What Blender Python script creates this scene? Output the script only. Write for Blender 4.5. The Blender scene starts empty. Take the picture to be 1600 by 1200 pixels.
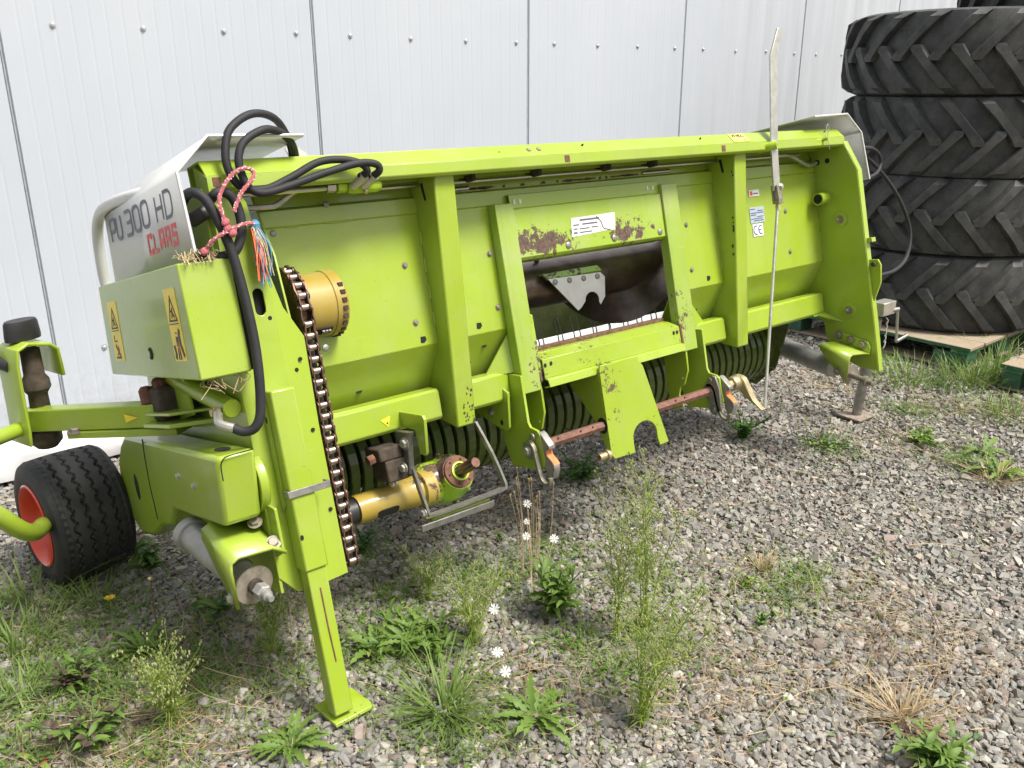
import bpy, bmesh, math, random
import numpy as np
from math import radians, sin, cos, pi
from mathutils import Vector, Matrix, Euler
from mathutils.geometry import tessellate_polygon

random.seed(7)
rng = np.random.default_rng(11)
SC = bpy.context.scene
COL = SC.collection

# ------------------------------------------------------------------ camera
CAM_F, CAM_PITCH, CAM_ANG, CAM_ROLL, CAM_H = 1352.0, 18.81, 51.22, -0.155, 1.55
a_, p_, r_ = radians(CAM_ANG), radians(CAM_PITCH), radians(CAM_ROLL)
hd = Vector((cos(a_), sin(a_), 0)); rt = Vector((sin(a_), -cos(a_), 0)); zz = Vector((0, 0, 1))
cF = hd * cos(p_) - zz * sin(p_); cU0 = hd * sin(p_) + zz * cos(p_)
cR = rt * cos(r_) + cU0 * sin(r_); cU = cU0 * cos(r_) - rt * sin(r_)
cd = bpy.data.cameras.new("camera"); cam = bpy.data.objects.new("camera", cd); COL.objects.link(cam)
cd.sensor_width = 36.0; cd.sensor_fit = 'HORIZONTAL'; cd.lens = CAM_F / 1600.0 * 36.0
cd.clip_start = 0.05; cd.clip_end = 500
M = Matrix.Identity(4)
for i in range(3):
    M[i][0] = cR[i]; M[i][1] = cU[i]; M[i][2] = -cF[i]
M.translation = Vector((0, 0, CAM_H))
cam.matrix_world = M
SC.camera = cam

# ------------------------------------------------------------------ sky and sun
SUN_EL, SUN_AZ = 60.0, 28.0      # azimuth: degrees from -Y (in front of the header) towards +X
sd = Vector((sin(radians(SUN_AZ)) * cos(radians(SUN_EL)), -cos(radians(SUN_AZ)) * cos(radians(SUN_EL)), sin(radians(SUN_EL))))
wd = bpy.data.worlds.new("World"); SC.world = wd; wd.use_nodes = True
nt = wd.node_tree; nt.nodes.clear()
sky = nt.nodes.new('ShaderNodeTexSky'); sky.sky_type = 'NISHITA'; sky.sun_disc = False
sky.sun_elevation = radians(SUN_EL); sky.sun_rotation = math.atan2(sd.x, sd.y)
sky.dust_density = 6.0; sky.air_density = 1.4; sky.ozone_density = 0.8
hs = nt.nodes.new('ShaderNodeHueSaturation'); hs.inputs['Saturation'].default_value = 0.55
bg = nt.nodes.new('ShaderNodeBackground'); bg.inputs['Strength'].default_value = 0.115
wo = nt.nodes.new('ShaderNodeOutputWorld')
nt.links.new(sky.outputs[0], hs.inputs['Color']); nt.links.new(hs.outputs[0], bg.inputs[0]); nt.links.new(bg.outputs[0], wo.inputs[0])
sl = bpy.data.lights.new("sun", 'SUN'); sl.energy = 3.3; sl.angle = radians(16); sl.color = (1.0, 0.955, 0.88)
so = bpy.data.objects.new("sun", sl); COL.objects.link(so); so.rotation_euler = (-sd).to_track_quat('-Z', 'Y').to_euler(); so.location = sd * 20
SC.view_settings.view_transform = 'Standard'; SC.view_settings.look = 'None'
SC.view_settings.exposure = 0.53; SC.view_settings.gamma = 1.0; SC.view_settings.use_curve_mapping = False

# ------------------------------------------------------------------ materials
class NT:
    def __init__(s, name):
        s.m = bpy.data.materials.new(name); s.m.use_nodes = True; s.t = s.m.node_tree
        s.b = s.t.nodes['Principled BSDF']; s.co = None
    def n(s, typ, **kw):
        x = s.t.nodes.new(typ)
        for k, v in kw.items():
            if k in x.inputs.keys(): x.inputs[k].default_value = v
            else: setattr(x, k, v)
        return x
    def l(s, a, b): s.t.links.new(a, b)
    def coord(s):
        if s.co is None: s.co = s.n('ShaderNodeTexCoord').outputs['Object']
        return s.co
    def noise(s, scale, detail=4, rough=0.6, vec=None, dist=0.0):
        x = s.n('ShaderNodeTexNoise', Scale=scale, Detail=detail, Roughness=rough, Distortion=dist)
        s.l(vec or s.coord(), x.inputs['Vector']); return x.outputs['Fac']
    def mapv(s, scale=(1, 1, 1), loc=(0, 0, 0)):
        x = s.n('ShaderNodeMapping'); x.inputs['Scale'].default_value = scale; x.inputs['Location'].default_value = loc
        s.l(s.coord(), x.inputs['Vector']); return x.outputs['Vector']
    def ramp(s, fac, a, b, ca=(0, 0, 0, 1), cb=(1, 1, 1, 1)):
        x = s.n('ShaderNodeValToRGB'); e = x.color_ramp.elements
        e[0].position = a; e[0].color = ca; e[1].position = b; e[1].color = cb
        s.l(fac, x.inputs[0]); return x.outputs[0]
    def mix(s, fac, a, b, typ='MIX'):
        x = s.n('ShaderNodeMix', data_type='RGBA', blend_type=typ)
        for soc, v in ((x.inputs[0], fac), (x.inputs[6], a), (x.inputs[7], b)):
            if hasattr(v, 'is_output'): s.l(v, soc)
            else: soc.default_value = v if not isinstance(v, tuple) or len(v) != 3 else (*v, 1)
        return x.outputs[2]
    def math(s, op, a, b=0.0):
        x = s.n('ShaderNodeMath', operation=op)
        for soc, v in ((x.inputs[0], a), (x.inputs[1], b)):
            if hasattr(v, 'is_output'): s.l(v, soc)
            else: soc.default_value = v
        return x.outputs[0]
    def bump(s, h, strength=0.3, dist=0.01):
        x = s.n('ShaderNodeBump', Strength=strength, Distance=dist); s.l(h, x.inputs['Height']); s.l(x.outputs[0], s.b.inputs['Normal'])
    def set(s, **kw):
        for k, v in kw.items():
            k = k.replace('_', ' ')
            soc = s.b.inputs[k]
            if hasattr(v, 'is_output'): s.l(v, soc)
            else: soc.default_value = (*v, 1) if isinstance(v, tuple) and len(v) == 3 else v
        return s

MAT = {}
def plain(name, col, rough=0.5, metal=0.0, var=0.15, scale=30.0, bump=0.0, coat=0.0):
    t = NT(name)
    nz = t.noise(scale)
    dark = tuple(c * (1 - var) for c in col); lite = tuple(min(1, c * (1 + var)) for c in col)
    t.set(Base_Color=t.mix(t.ramp(nz, .3, .7), dark, lite), Roughness=rough, Metallic=metal)
    if coat: t.set(Coat_Weight=coat, Coat_Roughness=0.15)
    if bump: t.bump(t.noise(scale * 3), bump, 0.003)
    MAT[name] = t.m; return t.m

GREEN = (0.300, 0.418, 0.027)
def paint(name, col, chips=0.0, dust=0.24, chipscale=38.0, rough=0.33, band=None):
    """worn machine enamel: slight tone drift, dust, scratches and (optionally) chips down to brown steel"""
    t = NT(name)
    big = t.noise(2.3, 3); fine = t.noise(55, 5)
    c1 = t.mix(t.ramp(big, .3, .7), tuple(c * .93 for c in col), tuple(min(1, c * 1.06) for c in col))
    d = t.math('MULTIPLY', t.ramp(t.noise(6.5, 6, .7), .42, .75), dust)
    c2 = t.mix(d, c1, (0.42, 0.44, 0.24))
    sp = t.ramp(t.noise(160, 2, .5), .73, .77)
    run = t.ramp(t.noise(1, 5, .65, t.mapv((26, 26, 1.1))), .54, .78)          # faint run-off streaks
    c2 = t.mix(t.math('MULTIPLY', run, dust * .55), c2, (0.20, 0.21, 0.10))
    smudge = t.ramp(t.noise(3.4, 7, .72, dist=.6), .56, .80)                    # handled, grimy patches
    c2 = t.mix(t.math('MULTIPLY', smudge, dust * 1.1), c2, (0.13, 0.15, 0.035))
    scr = t.ramp(t.noise(1, 3, .5, t.mapv((7, 60, 160))), .70, .74)              # rub marks
    c2 = t.mix(t.math('MULTIPLY', scr, dust * .9), c2, (0.45, 0.50, 0.20))
    c3 = t.mix(t.math('MULTIPLY', sp, .55), c2, (0.10, 0.075, 0.035))
    r = t.math('ADD', t.math('MULTIPLY', fine, .16), rough - .08)
    if chips > 0:
        n1 = t.noise(chipscale, 7, .72, dist=.4); n2 = t.noise(4.2, 2, .5)
        lo = .66 - .13 * chips
        tot = t.math('ADD', t.math('MULTIPLY', n1, .62), t.math('MULTIPLY', n2, .42))
        if band:      # scuffed mostly along one strip of the plate
            sx = t.n('ShaderNodeSeparateXYZ'); t.l(t.coord(), sx.inputs[0])
            d_ = t.math('ABSOLUTE', t.math('SUBTRACT', sx.outputs[2], (band[0] + band[1]) / 2))
            tot = t.math('ADD', tot, t.math('SUBTRACT', .075, t.math('MULTIPLY', d_, 1.9)))
        m = t.ramp(tot, lo, lo + .012)
        rust = t.mix(t.ramp(t.noise(90, 4), .35, .65), (0.065, 0.036, 0.024), (0.135, 0.085, 0.060))
        c3 = t.mix(m, c3, rust)
        r = t.math('MAXIMUM', r, t.math('MULTIPLY', m, .8))
        h = t.math('SUBTRACT', t.math('MULTIPLY', t.noise(3.1, 2), .25), t.math('MULTIPLY', m, .12))
        t.bump(h, .35, .01)
    else:
        t.bump(t.noise(3.1, 2), .22, .01)
    t.set(Base_Color=c3, Roughness=r, Coat_Weight=.4, Coat_Roughness=.14)
    MAT[name] = t.m
paint('green', GREEN)
paint('green_chipped', GREEN, chips=.26)
paint('green_plate', (0.30, 0.44, 0.03), chips=.66, dust=.5, chipscale=30, band=(1.075, 1.195))
paint('green_worn', (0.30, 0.45, 0.025), chips=.6, dust=.4, chipscale=22)
paint('green_gearbox', (0.33, 0.55, 0.016), chips=.95, dust=.1, chipscale=9)
paint('green_faded', (0.29, 0.415, 0.05), dust=.5, chips=.14)
paint('green_dusty', (0.26, 0.39, 0.02), dust=.7)
paint('green_band', (0.080, 0.122, 0.012), dust=.3, chips=.35, rough=.55)  # dirty olive green, darkened further in place of shade under the rail
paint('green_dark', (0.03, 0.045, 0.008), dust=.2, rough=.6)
paint('hood_white', (0.60, 0.61, 0.60), dust=.08)
paint('yellow_paint', (0.36, 0.255, 0.034), chips=.6, dust=.3, chipscale=14, rough=.55)
paint('red_rim', (0.72, 0.055, 0.02), dust=.12)
plain('galvanised', (0.52, 0.51, 0.46), .42, .75, .18, 22, .15)
plain('bright_steel', (0.56, 0.56, 0.53), .28, 1.0, .12, 12, .05)
plain('dark_steel', (0.17, 0.130, 0.110), .30, .75, .45, 9, .10)
plain('bare_steel', (0.30, 0.29, 0.27), .48, .7, .25, 30, .15)
plain('roller_steel', (0.36, 0.355, 0.335), .5, .45, .22, 14, .12)
plain('rust', (0.155, 0.070, 0.044), .85, 0, .35, 45, .5)
plain('shaft_rust', (0.185, 0.090, 0.064), .8, 0, .35, 60, .4)
plain('chain_link', (0.125, 0.075, 0.055), .45, .6, .4, 70, .2)
plain('chain_roller', (0.38, 0.31, 0.26), .35, .9, .25, 60)
plain('bolt_steel', (0.30, 0.275, 0.22), .5, .6, .3, 80)
plain('brass_zinc', (0.52, 0.44, 0.26), .42, .7, .2, 40)
plain('black_plastic', (0.022, 0.022, 0.024), .45, 0, .25, 20, .1)
plain('grime', (0.060, 0.046, 0.033), .9, 0, .5, 30, .6)
plain('hole_dark', (0.012, 0.012, 0.010), .9, 0, .2, 30)
plain('debris', (0.13, 0.075, 0.04), .95, 0, .55, 60, .7)
plain('label_white', (0.74, 0.74, 0.72), .5, 0, .06, 30)
plain('label_silver', (0.48, 0.56, 0.62), .35, .3, .08, 60)
plain('sticker_yellow', (0.92, 0.72, 0.05), .4, 0, .05, 20)
plain('sticker_pale', (0.82, 0.73, 0.16), .5, 0, .08, 30)
plain('ink_black', (0.02, 0.018, 0.016), .5)
plain('ink_grey', (0.105, 0.115, 0.15), .45, 0, .08)
plain('ink_red', (0.72, 0.055, 0.05), .45, 0, .08)
plain('ink_blue', (0.06, 0.08, 0.20), .5)
plain('orange_wear', (0.62, 0.20, 0.06), .6, 0, .25, 60)
plain('film_white', (0.72, 0.73, 0.74), .35, 0, .06, 8, .25)
plain('rope_red', (0.42, 0.115, 0.135), .85, 0, .3, 120, .5)
plain('rope_fleck', (0.78, 0.62, 0.60), .85, 0, .2, 120)
plain('twine_blue', (0.11, 0.30, 0.46), .8, 0, .3, 90)
plain('twine_orange', (0.72, 0.17, 0.08), .8, 0, .3, 90)
plain('twine_straw', (0.55, 0.45, 0.26), .9, 0, .3, 90)
plain('pallet_wood', (0.33, 0.26, 0.18), .85, 0, .35, 14, .4)
plain('pallet_green', (0.045, 0.12, 0.065), .75, 0, .35, 18, .3)
plain('valve_green', (0.36, 0.53, 0.03), .4, 0, .2, 30)

def rubber(name, col, dust):
    t = NT(name)
    d = t.math('MULTIPLY', t.ramp(t.noise(7, 6, .7), .40, .75), dust)
    sp = t.math('MULTIPLY', t.ramp(t.noise(140, 3), .66, .75), dust * .9)
    c = t.mix(d, col, (0.13, 0.13, 0.115)); c = t.mix(sp, c, (0.30, 0.27, 0.21))
    t.set(Base_Color=c, Roughness=.68); t.bump(t.noise(60, 4), .25, .003); MAT[name] = t.m
rubber('tyre_rubber', (0.034, 0.036, 0.037), .7)
rubber('wheel_rubber', (0.009, 0.0095, 0.0105), .22)
rubber('hose_rubber', (0.013, 0.013, 0.016), .10)

t = NT('wall_paint')
c = t.mix(t.ramp(t.noise(1.2, 3), .3, .7), (0.505, 0.545, 0.605), (0.545, 0.580, 0.635))
st = t.noise(1, 4, .6, t.mapv((16, 16, .45)))
c = t.mix(t.math('MULTIPLY', t.ramp(st, .5, .8), .10), c, (0.44, 0.45, 0.44))
c = t.mix(t.math('MULTIPLY', t.ramp(t.noise(90, 2), .74, .78), .25), c, (0.25, 0.24, 0.2))
gx = t.n('ShaderNodeNewGeometry'); sx = t.n('ShaderNodeSeparateXYZ'); t.l(gx.outputs['Position'], sx.inputs[0])
algae = t.math('MULTIPLY', t.ramp(sx.outputs[0], 0, 1), t.ramp(t.noise(1, 5, .6, t.mapv((9, 9, .5))), .35, .75))    # greenish run-off at the far end
mr = t.n('ShaderNodeMapRange'); mr.inputs[1].default_value = 4.3; mr.inputs[2].default_value = 6.2; t.l(sx.outputs[0], mr.inputs[0])
low = t.n('ShaderNodeMapRange'); low.inputs[1].default_value = .5; low.inputs[2].default_value = 0.0; t.l(sx.outputs[2], low.inputs[0])   # mud splashes by the ground
c = t.mix(t.math('MULTIPLY', t.math('MULTIPLY', algae, mr.outputs[0]), .42), c, (0.30, 0.32, 0.28))
c = t.mix(t.math('MULTIPLY', t.math('MULTIPLY', low.outputs[0], t.ramp(t.noise(24, 6, .7), .4, .65)), .5), c, (0.33, 0.31, 0.27))
t.set(Base_Color=c, Roughness=.42, Specular_IOR_Level=.35); MAT['wall_paint'] = t.m
plain('wall_seam', (0.34, 0.355, 0.38), .6)
plain('foot_steel', (0.27, 0.225, 0.185), .7, .2, .35, 40, .3)
plain('washer_steel', (0.36, 0.32, 0.26), .5, .5, .3, 40, .1)
plain('screw_zinc', (0.60, 0.61, 0.64), .35, .6, .1)

t = NT('pallet_paint')
w = t.mix(t.noise(20, 5, .6, t.mapv((1, 6, 6))), (0.20, 0.16, 0.11), (0.36, 0.29, 0.20))
c = t.mix(t.ramp(t.noise(16, 6, .7), .47, .60), (0.035, 0.19, 0.075), w)
t.set(Base_Color=c, Roughness=.8); t.bump(t.noise(40, 4), .4, .004); MAT['pallet_paint'] = t.m
t = NT('board_wood')
g = t.noise(14, 6, .65, t.mapv((9, 1, 9)))
c = t.mix(g, (0.19, 0.145, 0.095), (0.46, 0.38, 0.27))
c = t.mix(t.ramp(t.noise(7, 5), .62, .70), c, (0.06, 0.22, 0.09))
t.set(Base_Color=c, Roughness=.85); t.bump(g, .5, .004); MAT['board_wood'] = t.m

# ground sheet between the stones: earth and fines
t = NT('earth')
v = t.n('ShaderNodeTexVoronoi', Scale=58.0); t.l(t.coord(), v.inputs['Vector'])
pe = t.mix(v.outputs['Color'], (0.15, 0.14, 0.125), (0.30, 0.285, 0.265), 'MIX')
bw = t.n('ShaderNodeSeparateColor'); t.l(v.outputs['Color'], bw.inputs[0])
pe = t.mix(bw.outputs[0], (0.13, 0.122, 0.112), (0.31, 0.30, 0.28))
ea = t.mix(t.noise(70, 5), (0.12, 0.095, 0.065), (0.23, 0.185, 0.125))
c = t.mix(t.ramp(v.outputs['Distance'], .30, .55), pe, ea)
t.set(Base_Color=c, Roughness=.95); t.bump(t.math('SUBTRACT', t.noise(120, 4), v.outputs['Distance']), .8, .012); MAT['earth'] = t.m
t = NT('gravel')
at = t.n('ShaderNodeAttribute', attribute_name='stone')
c = t.mix(t.math('MULTIPLY', t.noise(110, 5), .5), at.outputs['Color'], (0.22, 0.205, 0.18))
t.set(Base_Color=c, Roughness=.85); t.bump(t.noise(150, 4), .35, .003); MAT['gravel'] = t.m

def leafmat(name, a, b, rough=.55, trans=.25):
    t = NT(name)
    c = t.mix(t.ramp(t.noise(14, 4), .3, .7), a, b)
    t.set(Base_Color=c, Roughness=rough)
    tr = t.n('ShaderNodeBsdfTranslucent'); t.l(c, tr.inputs[0])
    mx = t.n('ShaderNodeMixShader'); mx.inputs[0].default_value = trans
    t.l(t.b.outputs[0], mx.inputs[1]); t.l(tr.outputs[0], mx.inputs[2])
    t.l(mx.outputs[0], t.t.nodes['Material Output'].inputs['Surface']); MAT[name] = t.m
leafmat('leaf_green', (0.10, 0.19, 0.028), (0.20, 0.31, 0.060), trans=.35)
leafmat('leaf_dark', (0.055, 0.135, 0.026), (0.105, 0.215, 0.040), trans=.35)
leafmat('leaf_pale', (0.25, 0.36, 0.05), (0.38, 0.46, 0.10), trans=.4)
leafmat('leaf_purple', (0.085, 0.038, 0.042), (0.10, 0.095, 0.045))
leafmat('grass_blade', (0.12, 0.21, 0.035), (0.22, 0.31, 0.075), trans=.35)
leafmat('bud_green', (0.36, 0.43, 0.14), (0.50, 0.54, 0.26))
leafmat('dry_straw', (0.36, 0.27, 0.145), (0.52, 0.41, 0.24))
leafmat('dry_brown', (0.16, 0.085, 0.045), (0.26, 0.15, 0.08))
leafmat('petal_white', (0.82, 0.82, 0.80), (0.88, 0.88, 0.86))
leafmat('petal_yellow', (0.85, 0.58, 0.02), (0.9, 0.68, 0.05))
leafmat('leaf_red', (0.40, 0.07, 0.05), (0.5, 0.13, 0.08))

# ------------------------------------------------------------------ mesh helpers
def smooth_path(pts, n=8, closed=False):
    P = [Vector(p) for p in pts]; out = []
    m = len(P); rngk = range(m) if closed else range(m - 1)
    for i in rngk:
        if closed: a, b, c, d = P[(i - 1) % m], P[i], P[(i + 1) % m], P[(i + 2) % m]
        else: a, b, c, d = P[max(i - 1, 0)], P[i], P[i + 1], P[min(i + 2, m - 1)]
        for k in range(n):
            t = k / n
            out.append(0.5 * ((2 * b) + (c - a) * t + (2 * a - 5 * b + 4 * c - d) * t * t + (3 * b - a - 3 * c + d) * t ** 3))
    if not closed: out.append(P[-1])
    return out

class MB:
    def __init__(s): s.v = []; s.f = []
    def add(s, vs, fs):
        o = len(s.v); s.v += [tuple(x) for x in vs]; s.f += [tuple(i + o for i in f) for f in fs]; return s
    def box(s, x0, x1, y0, y1, z0, z1):
        return s.add([(x0, y0, z0), (x1, y0, z0), (x1, y1, z0), (x0, y1, z0), (x0, y0, z1), (x1, y0, z1), (x1, y1, z1), (x0, y1, z1)],
                     [(0, 3, 2, 1), (4, 5, 6, 7), (0, 1, 5, 4), (1, 2, 6, 5), (2, 3, 7, 6), (3, 0, 4, 7)])
    def prism(s, ax, poly, a0, a1, holes=()):
        """polygon in the plane across axis ax ('u': (v,w), 'v': (u,w), 'w': (u,v)) extruded from a0 to a1"""
        def p3(p, a): return {'u': (a, p[0], p[1]), 'v': (p[0], a, p[1]), 'w': (p[0], p[1], a)}[ax]
        loops = [list(poly)] + [list(h) for h in holes]
        allp = [p for l in loops for p in l]; n = len(allp)
        vs = [p3(p, a0) for p in allp] + [p3(p, a1) for p in allp]; fs = []
        if holes:
            tris = tessellate_polygon([[Vector((p[0], p[1], 0)) for p in l] for l in loops])
            for t in tris: fs.append((t[0], t[1], t[2])); fs.append((t[2] + n, t[1] + n, t[0] + n))
        else:
            fs.append(tuple(range(n))); fs.append(tuple(range(2 * n - 1, n - 1, -1)))
        o = 0
        for l in loops:
            k = len(l)
            for i in range(k):
                j = (i + 1) % k; fs.append((o + i, o + j, n + o + j, n + o + i))
            o += k
        return s.add(vs, fs)
    def strip(s, ax, pts, a0, a1, t=.004):
        """folded sheet: polyline of thickness t, extruded"""
        P = [Vector(p) for p in pts]; L = []; R = []
        for i, p in enumerate(P):
            d0 = (P[i] - P[i - 1]).normalized() if i else (P[1] - P[0]).normalized()
            d1 = (P[i + 1] - P[i]).normalized() if i < len(P) - 1 else d0
            n0 = Vector((-d0.y, d0.x)); n1 = Vector((-d1.y, d1.x)); n = (n0 + n1)
            n = n / max(n.length_squared, .3) * t
            L.append(p + n); R.append(p - n)
        for i in range(len(P) - 1):
            s.prism(ax, [tuple(L[i]), tuple(L[i + 1]), tuple(R[i + 1]), tuple(R[i])], a0, a1)
        return s
    def tube(s, pts, r, seg=10, closed=False, caps=True):
        P = [Vector(p) for p in pts]; n = len(P)
        rs = r if isinstance(r, (list, tuple)) else [r] * n
        def tan(i):
            if closed: return (P[(i + 1) % n] - P[(i - 1) % n]).normalized()
            return (P[min(i + 1, n - 1)] - P[max(i - 1, 0)]).normalized()
        T = tan(0); N = T.orthogonal().normalized(); vs = []; fs = []
        for i in range(n):
            T2 = tan(i); q = T.rotation_difference(T2); N = (q @ N).normalized(); T = T2; B = T.cross(N)
            for k in range(seg):
                a = 2 * pi * k / seg; vs.append(P[i] + (N * cos(a) + B * sin(a)) * rs[i])
        for i in range(n if closed else n - 1):
            j = (i + 1) % n
            for k in range(seg):
                l = (k + 1) % seg; fs.append((i * seg + k, i * seg + l, j * seg + l, j * seg + k))
        if caps and not closed:
            fs.append(tuple(range(seg - 1, -1, -1))); fs.append(tuple((n - 1) * seg + k for k in range(seg)))
        return s.add(vs, fs)
    def cyl(s, p0, p1, r, r1=None, seg=24):
        return s.tube([p0, p1], [r, r if r1 is None else r1], seg)
    def lathe(s, p, axis, prof, seg=32, phase=0.0, closed=False, cap0=True):
        """prof: list of (radius, distance along axis) from p"""
        A = Vector(axis).normalized(); N = A.orthogonal().normalized(); B = A.cross(N); p = Vector(p); vs = []; fs = []
        for (r, h) in prof:
            for k in range(seg):
                a = 2 * pi * k / seg + phase; vs.append(p + A * h + (N * cos(a) + B * sin(a)) * r)
        m = len(prof)
        for i in range(m if closed else m - 1):
            j = (i + 1) % m
            for k in range(seg):
                l = (k + 1) % seg; fs.append((i * seg + k, i * seg + l, j * seg + l, j * seg + k))
        if not closed:
            if cap0: fs.append(tuple(range(seg - 1, -1, -1)))
            fs.append(tuple((m - 1) * seg + k for k in range(seg)))
        return s.add(vs, fs)
    def mesh(s, name, mat, sharp=35, smooth=True):
        me = bpy.data.meshes.new(name); me.from_pydata([tuple(v) for v in s.v], [], s.f); me.validate()
        bm = bmesh.new(); bm.from_mesh(me); bmesh.ops.recalc_face_normals(bm, faces=bm.faces); bm.to_mesh(me); bm.free()
        if smooth:
            me.shade_smooth(); me.set_sharp_from_angle(angle=radians(sharp))
        me.materials.append(MAT[mat] if isinstance(mat, str) else mat); return me
    def build(s, name, mat, parent=None, bevel=0.0, sharp=35, smooth=True, label=None):
        o = bpy.data.objects.new(name, s.mesh(name, mat, sharp, smooth)); COL.objects.link(o)
        if parent is not None: o.parent = parent
        if bevel:
            b = o.modifiers.new('bevel', 'BEVEL'); b.width = bevel; b.segments = 2; b.limit_method = 'ANGLE'; b.angle_limit = radians(40); b.use_clamp_overlap = True
        if label: o['label'] = label
        return o

def inst(name, me, parent, mat4):
    o = bpy.data.objects.new(name, me); COL.objects.link(o)
    if parent is not None: o.parent = parent
    o.matrix_local = mat4 if parent is not None else mat4
    return o
def tag(o, label, cat, group=None, kind=None):
    if label: o['label'] = label
    if cat: o['category'] = cat
    if group: o['group'] = group
    if kind: o['kind'] = kind
    return o
def empty(name, loc, label, cat, rot=(0, 0, 0), group=None):
    o = bpy.data.objects.new(name, None); COL.objects.link(o); o.location = loc; o.rotation_euler = rot
    o.empty_display_size = .1
    return tag(o, label, cat, group)
def frame(p, z, spin=0.0, sc=1.0):
    z = Vector(z).normalized(); x = z.orthogonal().normalized(); y = z.cross(x)
    m = Matrix(((x.x, y.x, z.x, 0), (x.y, y.y, z.y, 0), (x.z, y.z, z.z, 0), (0, 0, 0, 1)))
    m = m @ Matrix.Rotation(spin, 4, 'Z') @ Matrix.Scale(sc, 4); m.translation = Vector(p); return m
def arc(cx, cy, r, a0, a1, n=10):
    return [(cx + r * cos(radians(a0 + (a1 - a0) * i / n)), cy + r * sin(radians(a0 + (a1 - a0) * i / n))) for i in range(n + 1)]
def oval(cx, cy, rx, ry, n=16):
    return [(cx + rx * cos(2 * pi * i / n), cy + ry * sin(2 * pi * i / n)) for i in range(n)]

_b = MB().lathe((0, 0, 0), (0, 0, 1), [(1.45, 0), (1.45, .18)], 18).lathe((0, 0, .18), (0, 0, 1), [(1.0, 0), (1.0, .6), (.85, .72)], 6)
BOLT = _b.mesh('bolt', 'bolt_steel'); BOLTG = _b.mesh('bolt_galvanised', 'galvanised')
BOLTM = MB().lathe((0, 0, 0), (0, 0, 1), [(1.2, 0), (1.1, .3), (.7, .5), (.35, .55)], 14).mesh('rivet', 'bare_steel')
BOLTR = MB().lathe((0, 0, 0), (0, 0, 1), [(1.5, 0), (1.5, .2), (1, .2), (1, .9), (.62, .95), (.6, 1.8), (.5, 1.9)], 6).mesh('nut', 'bolt_steel')
def bolt(p, d, r, parent, me=None, name='bolt'):
    return inst(name, me or BOLT, parent, frame(p, d, random.random() * 3, r))

# flat lettering: every stroke is a thin raised ribbon
GLY = {
 'P': [[(0, 0), (0, 1), (.42, 1), (.53, .97), (.60, .90), (.62, .80), (.62, .64), (.59, .53), (.52, .46), (.42, .43), (.0, .43)]],
 'U': [[(0, 1), (0, .22), (.03, .10), (.10, .03), (.2, 0), (.42, 0), (.52, .03), (.59, .10), (.62, .22), (.62, 1)]],
 '3': [[(.02, 1), (.42, 1), (.53, .97), (.60, .89), (.61, .70), (.57, .57), (.46, .52), (.14, .52)], [(.46, .52), (.57, .47), (.61, .34), (.60, .12), (.53, .03), (.42, 0), (.0, 0)]],
 '0': [[(.2, 0), (.10, .03), (.03, .11), (0, .24), (0, .76), (.03, .89), (.10, .97), (.2, 1), (.42, 1), (.52, .97), (.59, .89), (.62, .76), (.62, .24), (.59, .11), (.52, .03), (.42, 0), (.2, 0)]],
 'H': [[(0, 0), (0, 1)], [(.62, 0), (.62, 1)], [(0, .5), (.62, .5)]],
 'D': [[(0, 0), (0, 1), (.36, 1), (.49, .96), (.58, .87), (.63, .72), (.63, .28), (.58, .13), (.49, .04), (.36, 0), (0, 0)]],
 'C': [[(.56, .78), (.56, 1), (0, 1), (0, 0), (.56, 0), (.56, .22)]],
 'L': [[(0, 1), (0, 0), (.56, 0)]],
 'A': [[(0, 0), (0, 1), (.56, 1), (.56, 0)], [(0, .42), (.56, .42)]],
 'S': [[(.56, .8), (.56, 1), (0, 1), (0, .52), (.56, .52), (.56, 0), (0, 0), (0, .2)]],
 'V': [[(0, 1), (.3, 0), (.6, 1)]], 'E': [[(.56, 1), (0, 1), (0, 0), (.56, 0)], [(0, .5), (.5, .5)]],
 'N': [[(0, 0), (0, 1), (.6, 0), (.6, 1)]],
}
def ribbon(mb, pts, wid, o, ex, ey, nrm, th=.0008):
    o, ex, ey, nrm = Vector(o), Vector(ex), Vector(ey), Vector(nrm); P = [Vector(p) for p in pts]; L = []; R = []
    closed = (P[0] - P[-1]).length < 1e-6
    for i, p in enumerate(P):
        if closed:
            d0 = (P[i] - P[i - 1 if i else -2]).normalized(); d1 = (P[(i + 1) if i < len(P) - 1 else 1] - P[i]).normalized()
        else:
            d0 = (P[i] - P[i - 1]).normalized() if i else (P[1] - P[0]).normalized()
            d1 = (P[i + 1] - P[i]).normalized() if i < len(P) - 1 else d0
        n = Vector((-d0.y, d0.x)) + Vector((-d1.y, d1.x)); n = n / max(n.length_squared, .35) * 2 * wid
        L.append(p + n); R.append(p - n)
    vs = []; fs = []
    for a in L + R: vs.append(o + ex * a.x + ey * a.y)
    for a in L + R: vs.append(o + ex * a.x + ey * a.y + nrm * th)
    k = len(P)
    for i in range(k - 1):
        fs += [(2 * k + i, 2 * k + i + 1, 3 * k + i + 1, 3 * k + i), (i, i + 1, 2 * k + i + 1, 2 * k + i), (k + i, k + i + 1, 3 * k + i + 1, 3 * k + i)]
    mb.add(vs, fs)
def lettering(name, text, o, ex, ey, nrm, cw, gap, h, wid, mat, parent, slant=0.0):
    x = 0.0; mb = MB()
    for ch in text:
        if ch == ' ': x += cw * .6; continue
        for j, st in enumerate(GLY[ch]):
            ribbon(mb, [(x + p[0] / .62 * cw + slant * p[1] * h, p[1] * h) for p in st], wid / 2, Vector(o) + Vector(nrm) * .0002 * j, ex, ey, nrm, .0006)
        x += cw + gap
    return mb.build(name, mat, parent, smooth=False)
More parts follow.
